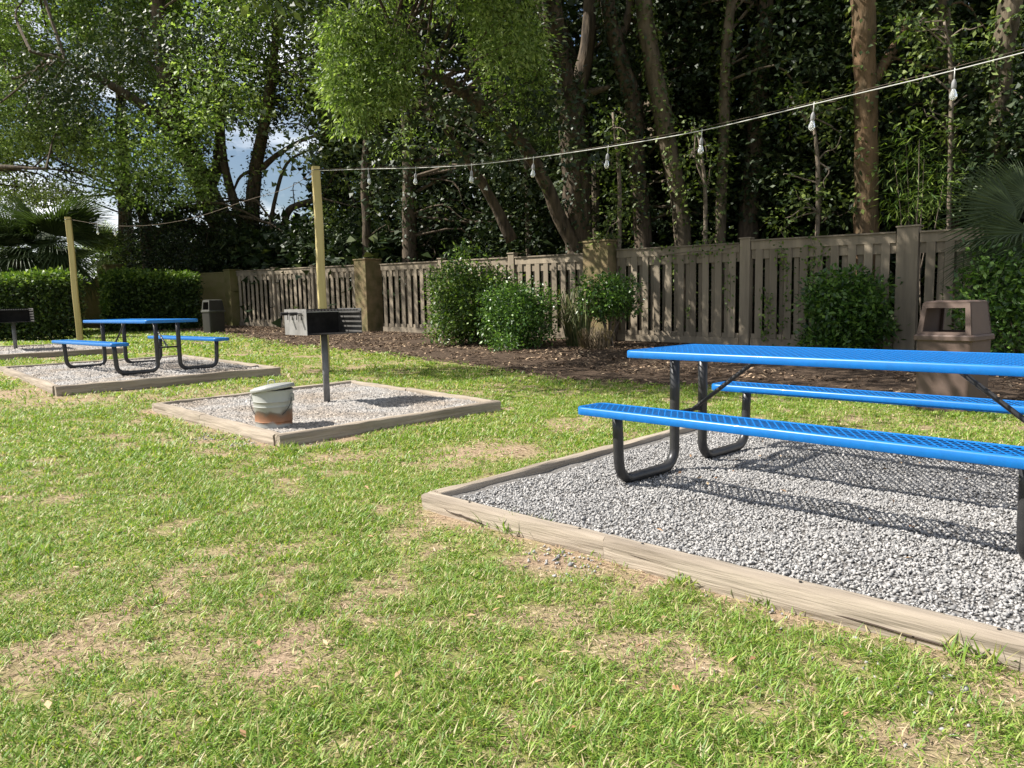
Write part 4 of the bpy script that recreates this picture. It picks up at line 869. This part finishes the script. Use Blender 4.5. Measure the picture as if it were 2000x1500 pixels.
# --- added leaf clumps, mostly above the picture, laid out to shade fence and bed
def cast(x, y, z, h): return np.array([x - h/math.tan(SUN_EL), y, z+h])
def shade_cloud(targets, h, R, n):
    C = []
    for (x, y, z) in targets:
        hh = h-3.4 if (x < 4.6 and y > 12.6 and x > -1) else h
        c = cast(x, y, z, hh+rng.uniform(-.6, .6)); m_ = int(n*.15) if hh != h else n
        C.append(c + rng.normal(0, 1, (m_, 3))*np.array([R, R*.8, .35]))
    return np.vstack(C)
tg = [(*fpt(s, n), 1.0) for s in np.arange(15.6, 26, .75) for n in (-.1, .7)]
tg2 = [(*fpt(s, n), .1) for s in np.arange(15.2, 23, 1.1) for n in (1.3, 2.2)]
tg4 = [tuple(atg(px, py, .1)) for px, py in ((1010, 712), (1100, 700), (1100, 735), (1200, 700), (1200, 735), (1290, 720), (1350, 745), (1430, 740), (760, 712), (880, 716), (980, 690))]
tg3 = [(*fpt(s, n), z) for s in np.arange(7.9, 13.8, 1.3) for n, z in ((-.3, 1.0),)] + [(*fpt(s, .0), 1.0) for s in (.6, 1.6, 2.6, 3.5, 5.0, 6.2)]
tree('shade_oak', 'added oak crown above the picture, shaped to shade the right fence', [foot(1150, 19.6, 60), tp(1120, 200, 19.4, 50), tp(1010, -150, 17.5, 40), tp(860, -480, 15.5, 26), tp(820, -650, 14.5, 12)],
     [[tp(1010, -150, 17.5, 26), (-2.0, 15.0, 8.3, .12), (-4.6, 13.2, 9.0, .02)]],
     [(shade_cloud(tg, 7.2, .6, 22), 40, .46, .125, D_(Wr=.6, tri=1)), (shade_cloud(tg2, 7.4, .7, 26), 40, .46, .125, D_(Wr=.6, tri=1)), (shade_cloud(tg4, 7.6, .45, 16), 36, .40, .115, D_(Wr=.6, tri=1)), (shade_cloud(tg3, 7.0, .55, 16), 40, .44, .115, D_(Wr=.6, tri=1))], leaf=mLeafShade, twigs=16)
tree('bin_shade_oak', 'added oak limb above the picture, placed to shade the litter bin', [foot(2150, 12.4, 50), tp(2150, 100, 12.4, 44), (7.0, 11.0, 6.2, .15), (6.0, 9.5, 7.0, .10)], [[(6.8, 10.8, 6.3, .10), (3.6, 9.2, 6.4, .07), (1.2, 7.8, 6.0, .035), (-.1, 7.3, 5.9, .015)]],
     [(shade_cloud([(4.2, 7.1, .6), (4.1, 7.0, .2), (4.3, 7.2, .95), (4.6, 7.6, .2), (4.7, 8.4, .1), (5.4, 8.8, .5), (5.6, 9.4, .8)], 5.2, .45, 9), 22, .26, .13, D_()), (shade_cloud([(5.6, 8.2, .0), (3.6, 8.8, .0), (4.6, 9.6, .3), (6.6, 9.8, .6)], 5.4, .55, 14), 22, .32, .14, D_())], leaf=mLeafOak, twigs=20)  # unseen limb added for shade, clumps set back along the sun

# ------------------------------------------------------------------ palms
def fan_frond(n=34, L_=1.0, spread=2.5, droop=.25, petiole=.6, seed=0, split=.5, m=mPalm):
    r = np.random.default_rng(seed); V = []; F = []
    def quad(a, b, c, d): o = len(V); V.extend([a, b, c, d]); F.append((o, o+1, o+2, o+3))
    for i in range(n):
        a = (i/(n-1)-.5)*spread; l = L_*(1-.30*abs(2*i/(n-1)-1)**2)*r.uniform(.93, 1.05)
        d = np.array([math.cos(a), math.sin(a), 0.]); s = np.array([-d[1], d[0], 0])
        w0 = .006; w1 = l*.015+.003; fo = .010 if i % 2 else -.010; b0 = np.array([petiole, 0, 0]); dz = -droop
        p = [b0, b0+d*l*.4+np.array([0, 0, dz*.08*l]), b0+d*l*.75+np.array([0, 0, dz*.40*l]), b0+d*l+np.array([0, 0, dz*1.0*l*r.uniform(.8, 1.3)])]
        ws = [w0, w1, w1*.7, .001]
        for k in range(3):
            up = np.array([0, 0, fo])
            quad(p[k]-s*ws[k], p[k+1]-s*ws[k+1], p[k+1]+up*(k < 2), p[k]+up*(k > 0)); quad(p[k]+up*(k > 0), p[k+1]+up*(k < 2), p[k+1]+s*ws[k+1], p[k]+s*ws[k])
    mb = MB(); mb.tube([(0, 0, 0), (petiole*.5, 0, .03), (petiole, 0, 0)], [.014, .010, .006], 5); mb.add(V, F)
    return mb.mesh('frond', m)
def palm(label, base, H, nf, L_, r=.16, skirt=12, up_range=(-.5, 1.2), seed=0, m=mPalm, trunk=True, th_range=(0, 2*math.pi)):
    t = thing('fan_palm', label, 'palm', base); rr = random.Random(seed)
    if trunk:
        mb = MB(); Z = np.linspace(0, H, 14); mb.tube([(0, .03*math.sin(z), z) for z in Z], [r*(1.1+.1*(i % 2)) for i in range(14)], 10); obj('trunk', mb.mesh('trunk', mBarkPale), t)
    ms = [fan_frond(seed=seed+i, L_=L_, m=m) for i in range(3)]; md = fan_frond(seed=seed+9, L_=L_*.9, droop=.9, spread=1.6, m=mPalmDead)
    for i in range(nf):
        o = obj('frond', ms[i % 3], t, (0, 0, H)); el = rr.uniform(*up_range); o.rotation_euler = (rr.uniform(-.4, .4), -el, rr.uniform(*th_range))
    for i in range(skirt):
        o = obj('dead_frond', md, t, (0, 0, H-.1-.04*i)); o.rotation_euler = (rr.uniform(-.3, .3), rr.uniform(1.0, 1.45), rr.uniform(0, 2*math.pi))
    return t
def facing_frond(t, m_, hub, xdir, L_, seed):     # a frond whose blade is turned towards the lawn
    me = fan_frond(n=40, seed=seed, L_=L_, spread=2.7, droop=.12, petiole=.35); X = Vector(xdir).normalized(); Z = Vector((-.15, -1, .25)); Y = Z.cross(X).normalized(); Z = X.cross(Y)
    o = obj('frond', me, t); o.matrix_local = Matrix.Translation(Vector(hub)) @ Matrix((X, Y, Z)).transposed().to_4x4()
def gz(px, Y): p = at(px, 600, Y); return (p[0], p[1], float(G(p[0], p[1])))
palm('dark cabbage palm behind the left hedge, right one of two', gz(112, 25.0), 2.9, 34, 1.75, seed=3, skirt=8, up_range=(-.9, 1.1))
palm('dark cabbage palm behind the left hedge, left one of two', gz(40, 24.5), 2.5, 30, 1.7, seed=8, skirt=16, up_range=(-.9, 1.0))
palm('pale sunlit palm with a grey trunk beyond the wall', gz(207, 34), 2.7, 22, 1.3, r=.22, seed=15, skirt=4, up_range=(-.3, 1.3), m=mLeafGrey)
rp = palm('broad fan palm leaf reaching over the fence at the right edge', gz(2060, 11.2), 1.9, 4, 1.15, seed=21, skirt=0, up_range=(-.5, .1), th_range=(2.6, 4.0))
for hub, xd, l_, sd_ in ((at(2035, 400, 10.9), (-1, .1, -.12), 1.05, 61), (at(2060, 430, 10.7), (-.8, 0, -.45), .95, 62), (at(2060, 385, 11.1), (-1, .2, .15), .85, 63)): facing_frond(rp, mPalm, np.array(hub)-np.array(rp.location), xd, l_, sd_)
palm('small palm fronds hanging behind the forked oak trunk', gz(1165, 18.6), 4.1, 9, 1.0, r=.08, seed=31, skirt=0, up_range=(-.7, .5))
palm('palm fronds left of the forked oak trunk, behind the cable', gz(1035, 20.5), 4.6, 9, 1.1, r=.08, seed=41, skirt=0, up_range=(-.7, .5))

# ------------------------------------------------------------------ far greenery left
def pine(label, px, Y, H, w, m=mLeafHedge):
    b = gz(px, Y); t = thing('pine_tree', label, 'tree', b); mb = MB(); mb.tube([(0, 0, 0), (0, 0, H)], [.14, .02], 7); obj('trunk', mb.mesh('trunk', mBarkPale, True), t)
    n = 260; z = rng.random(n)**.8*H; th = rng.uniform(0, 2*np.pi, n); rad = w*(1-z/H)*np.sqrt(rng.random(n))*(.75+.25*np.sin(th*5+z*3)); C = np.stack([rad*np.cos(th), rad*np.sin(th), z], 1)
    v, f = leaf_clumps(C, 18, .34, .16, Wr=.14, flat=.7, droop=-.4); obj('crown', mesh_from('crown', v, f, m), t, kind='stuff')
pine('conical young pine left of the sky gap, beyond the wall', 216, 52, 6.2, 2.0, mLeafGrey)
pine('conical young pine under the sky gap', 238, 56, 5.4, 2.2, mLeafHedge)
pine('low bright pine right of the grey palm', 262, 46, 4.2, 2.4, mLeafHedge)
def bush(label, regs, m, leaf=.10, per=34, R=.34, name='bush', group=None, stems=6, kw={}):
    C = np.vstack([region(*r) for r in regs]); b = np.array([C[:, 0].mean(), C[:, 1].mean(), 0]); b[2] = float(G(b[0], b[1]))
    t = thing(name, label, 'bush', b, 0, group); mb = MB()
    for i in rng.choice(len(C), min(stems, len(C)), False): mb.tube(smooth_path([(rng.normal(0, .15), rng.normal(0, .15), 0), (C[i]-b)*np.array([.5, .5, .5]), C[i]-b], 3), np.linspace(.02, .008, 7), 5)
    obj('stems', mb.mesh('stems', mStem), t); crown('foliage', t, [(C, per, R, leaf, kw)], m); return t
bush('bright green bush beyond the wall below the sky gap', [(150, 470, 330, 545, 32, 38, 150)], mLeafHedge, .14, R=.5)
bush('yellow green bush seen through the gap beside the pine post', [(530, 430, 640, 520, 33, 37, 90)], mLeafLit, .14, R=.45)

# ------------------------------------------------------------------ hedges and shrubs
def hedge(label, p0, p1, H, depth, n, leaf, m, core=True, zoff=0.):
    p0 = np.array(p0); p1 = np.array(p1); Ln = np.linalg.norm(p1-p0); ang = math.atan2(*(p1-p0)[::-1]); z = float(G(*((p0+p1)/2)))+zoff
    t = thing('clipped_hedge', label, 'hedge', (*p0, z), ang)
    # shoots all over the faces of the box and a sparser fill
    u = rng.random(n); f = rng.choice(4, n, p=[.5, .28, .08, .14]); x = rng.uniform(0, Ln, n); y = rng.uniform(-depth/2, depth/2, n); zz = rng.uniform(.05, H, n)
    y = np.where(f == 0, -depth/2 + rng.normal(0, .06, n), y); zz = np.where(f == 1, H + rng.normal(0, .05, n), zz)
    x = np.where(f == 2, np.where(u < .5, 0, Ln) + rng.normal(0, .06, n), x); y = np.where(f == 3, rng.uniform(-depth/2+.1, depth/2, n), y)
    zz = zz + .05*np.sin(x*2.3)*(zz > H*.8); y = y + .10*(vnoise(x, zz, .5, 4)-.5)
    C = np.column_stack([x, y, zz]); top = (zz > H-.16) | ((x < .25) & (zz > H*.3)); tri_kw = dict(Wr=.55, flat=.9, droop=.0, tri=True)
    v, ff = leaf_clumps(C[~top], 14, .12, leaf*1.3, **tri_kw); obj('foliage', mesh_from('foliage', v, ff, mHedgeShade), t, kind='stuff')
    v, ff = leaf_clumps(C[top], 14, .12, leaf*1.3, **tri_kw); obj('sunlit_foliage', mesh_from('sunlit_foliage', v, ff, m), t, kind='stuff')  # sunlit top and left end put into a lighter leaf colour
    mb = MB()
    for i in range(int(Ln/.35)): mb.tube([(.2+.35*i, 0, -.05), (.2+.35*i+rng.normal(0, .05), rng.normal(0, .1), H*.5), (.2+.35*i+rng.normal(0, .15), rng.normal(0, .15), H*.9)], [.02, .015, .008], 5)
    obj('stems', mb.mesh('stems', mStem), t)
hb = gz(155, 20.8); ha = gz(-260, 20.0)
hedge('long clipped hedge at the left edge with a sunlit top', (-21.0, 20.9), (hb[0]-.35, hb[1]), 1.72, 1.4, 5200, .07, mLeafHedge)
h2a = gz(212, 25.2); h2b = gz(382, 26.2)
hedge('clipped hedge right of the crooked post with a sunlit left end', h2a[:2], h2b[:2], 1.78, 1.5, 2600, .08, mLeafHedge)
def shrub(label, px, Y, H, rx, ry, n, leaf, m=mLeafGloss, z0=.0, per=16, name='leafy_shrub', top=None, R=.14):
    b = gz(px, Y); t = thing(name, label, 'shrub', b)
    u = rough_ball(n); rad = rng.random(n)**.28; lob = 1+.22*np.sin(u[:, 0]*4+1)*np.cos(u[:, 2]*5)+.12*np.sin(u[:, 1]*9)
    C = u*(rad*lob)[:, None]*np.array([rx, ry, (H-z0)/2]) + np.array([0, 0, z0+(H-z0)/2]); C = C[C[:, 2] > .03]
    if top is not None: C = np.vstack([C, top])
    v, f = leaf_clumps(C, per, R, leaf, Wr=.5, flat=.9, droop=.05); obj('foliage', mesh_from('foliage', v, f, m), t, kind='stuff')
    mb = MB()
    for i in range(9):
        c = C[rng.integers(len(C))]; mb.tube(smooth_path([(rng.normal(0, .06), rng.normal(0, .06), -.02), c*np.array([.35, .35, .5]), c], 3), np.linspace(.018, .007, 7), 5)
    obj('stems', mb.mesh('stems', mStem), t); return t
spr = np.column_stack([rng.normal(-.25, .28, 26), rng.normal(0, .2, 26), rng.uniform(1.5, 2.12, 26)])
shrub('tall leafy shrub with a sunlit left side in the mulch bed', 922, 16.4, 1.78, .92, .8, 900, .085, mShrubMid, per=16, top=spr)
shrub('lower dark green shrub in front of the tall leafy one', 1012, 15.2, 1.30, .74, .62, 720, .07)
shrub('small leafy shrub in front of the mossy pillar', 1188, 15.2, 1.42, .62, .5, 300, .08, z0=.62)
shrub('round glossy shrub against the shaded fence', 1655, 12.9, 1.36, .72, .55, 560, .095, R=.16)
shrub('large glossy shrub at the right edge behind the litter bin', 1995, 10.6, 1.62, .88, .7, 520, .09, R=.15)
shrub('low seedling shrub in front of the tall leafy one', 985, 14.5, .30, .25, .2, 40, .06)
# strappy grass clump by the mossy pillar
def strap(label, px, Y, H, n, m, spread=.22):
    b = gz(px, Y); t = thing('grass_clump', label, 'ornamental grass', b); V = []; F = []
    for i in range(n):
        th = rng.uniform(0, 2*np.pi); out_ = rng.uniform(.05, .55)*H; h = H*rng.uniform(.5, 1.05); w = .011; r0 = spread*rng.random()**.5
        p0 = np.array([r0*math.cos(th+1), r0*math.sin(th+1), 0]); d = np.array([math.cos(th), math.sin(th), 0]); s = np.array([-d[1], d[0], 0])
        P = [p0, p0+d*out_*.25+np.array([0, 0, h*.6]), p0+d*out_*.6+np.array([0, 0, h*.95]), p0+d*out_+np.array([0, 0, h*rng.uniform(.6, .95)])]; ws = [w*.6, w, w*.7, .001]
        for k in range(3):
            o = len(V); V += [P[k]-s*ws[k], P[k]+s*ws[k], P[k+1]+s*ws[k+1], P[k+1]-s*ws[k+1]]; F.append((o, o+1, o+2, o+3))
    obj('blades', mesh_from('blades', np.array(V), np.array(F), m), t, kind='stuff')
mStrap = mat('pale strap leaf', (.12, .14, .06), .6, island=[(0, (.07, .10, .035)), (1, (.30, .25, .14)), (.6, (.13, .16, .06))], transl=.2)
strap('tall strappy grass clump between the shrubs by the fence', 1128, 15.3, 1.25, 240, mStrap)
strap('dry straggly grass at the foot of the small shrub', 1160, 14.6, .45, 150, mPalmDead, .3)
# bamboo-like bush behind the right fence
def bamboo():
    C = region(1735, 255, 1860, 440, .7, 2.0, 90, (), True); b = np.array([C[:, 0].mean(), C[:, 1].mean(), 0.]); b[2] = float(G(b[0], b[1]))
    t = thing('bamboo_clump', 'bamboo like clump with narrow bright leaves right of the straight trunk', 'bamboo', b)
    mb = MB()
    for i in range(10): c = C[i]-b; mb.tube(smooth_path([(rng.normal(0, .2), rng.normal(0, .2), 0), c*.6, c], 3), np.linspace(.014, .005, 7), 5)
    obj('stems', mb.mesh('stems', mStem), t)
    v, f = leaf_clumps(C, 22, .30, .17, Wr=.12, flat=.7, droop=.4); obj('foliage', mesh_from('foliage', v-b, f, mLeafHedge), t, kind='stuff')
bamboo()
# vines on the shaded fence
def vine(label, pts, leaf=.075, n=70, sp=.09, off=.085):
    P = smooth_path([np.array([*fpt(fence_s(px)[0], off), 0]) + np.array([0, 0, at(px, py, fenceY(px))[2]]) for px, py in pts], 8)
    b = np.array(P[0]); t = thing('climbing_vine', label, 'vine', b); mb = MB(); mb.tube(P-b, .006, 5); obj('stem', mb.mesh('stem', mStem), t)
    k = rng.integers(0, len(P), n); Q = P[k]-b + np.column_stack([rng.normal(0, sp, n)*FU[0], rng.normal(0, sp, n)*FU[1], rng.normal(0, sp, n)]) + np.column_stack([FN[0]*np.ones(n), FN[1]*np.ones(n), np.zeros(n)])*rng.uniform(0, .08, n)[:, None]
    D = rng.normal(0, 1, (n, 3)) + np.array([0, 0, -.6]); N = np.array([[FN[0], FN[1], .5]]) + rng.normal(0, .4, (n, 3))
    v, f = blades(Q, D, N, leaf*rng.uniform(.6, 1.3, n), leaf*.6, .1); obj('foliage', mesh_from('foliage', v, f, mLeafHedge), t, kind='stuff')
vine('leafy vine climbing left of the round shrub, second from the post', [(1530, 668), (1535, 600), (1540, 540), (1530, 500), (1525, 485)], n=110)
vine('leafy vine climbing the fence nearest the broad pale post', [(1500, 665), (1505, 610), (1500, 570)], n=90)
vine('leafy vine hanging over the fence top above the round shrub', [(1580, 462), (1592, 490), (1598, 520), (1604, 545), (1598, 590)], n=150, sp=.14)
vine('sparse vine on the right part of the shaded bay', [(1428, 610), (1430, 560), (1428, 530)], n=30)
vine('vine trailing along the fence top right of the mossy pillar', [(1290, 500), (1350, 492), (1400, 490), (1440, 482)], n=120, sp=.12)
vine('tiny vine sprig low on the shaded bay', [(1352, 615), (1353, 600)], n=12, sp=.05)
print('leaves', NLEAF)
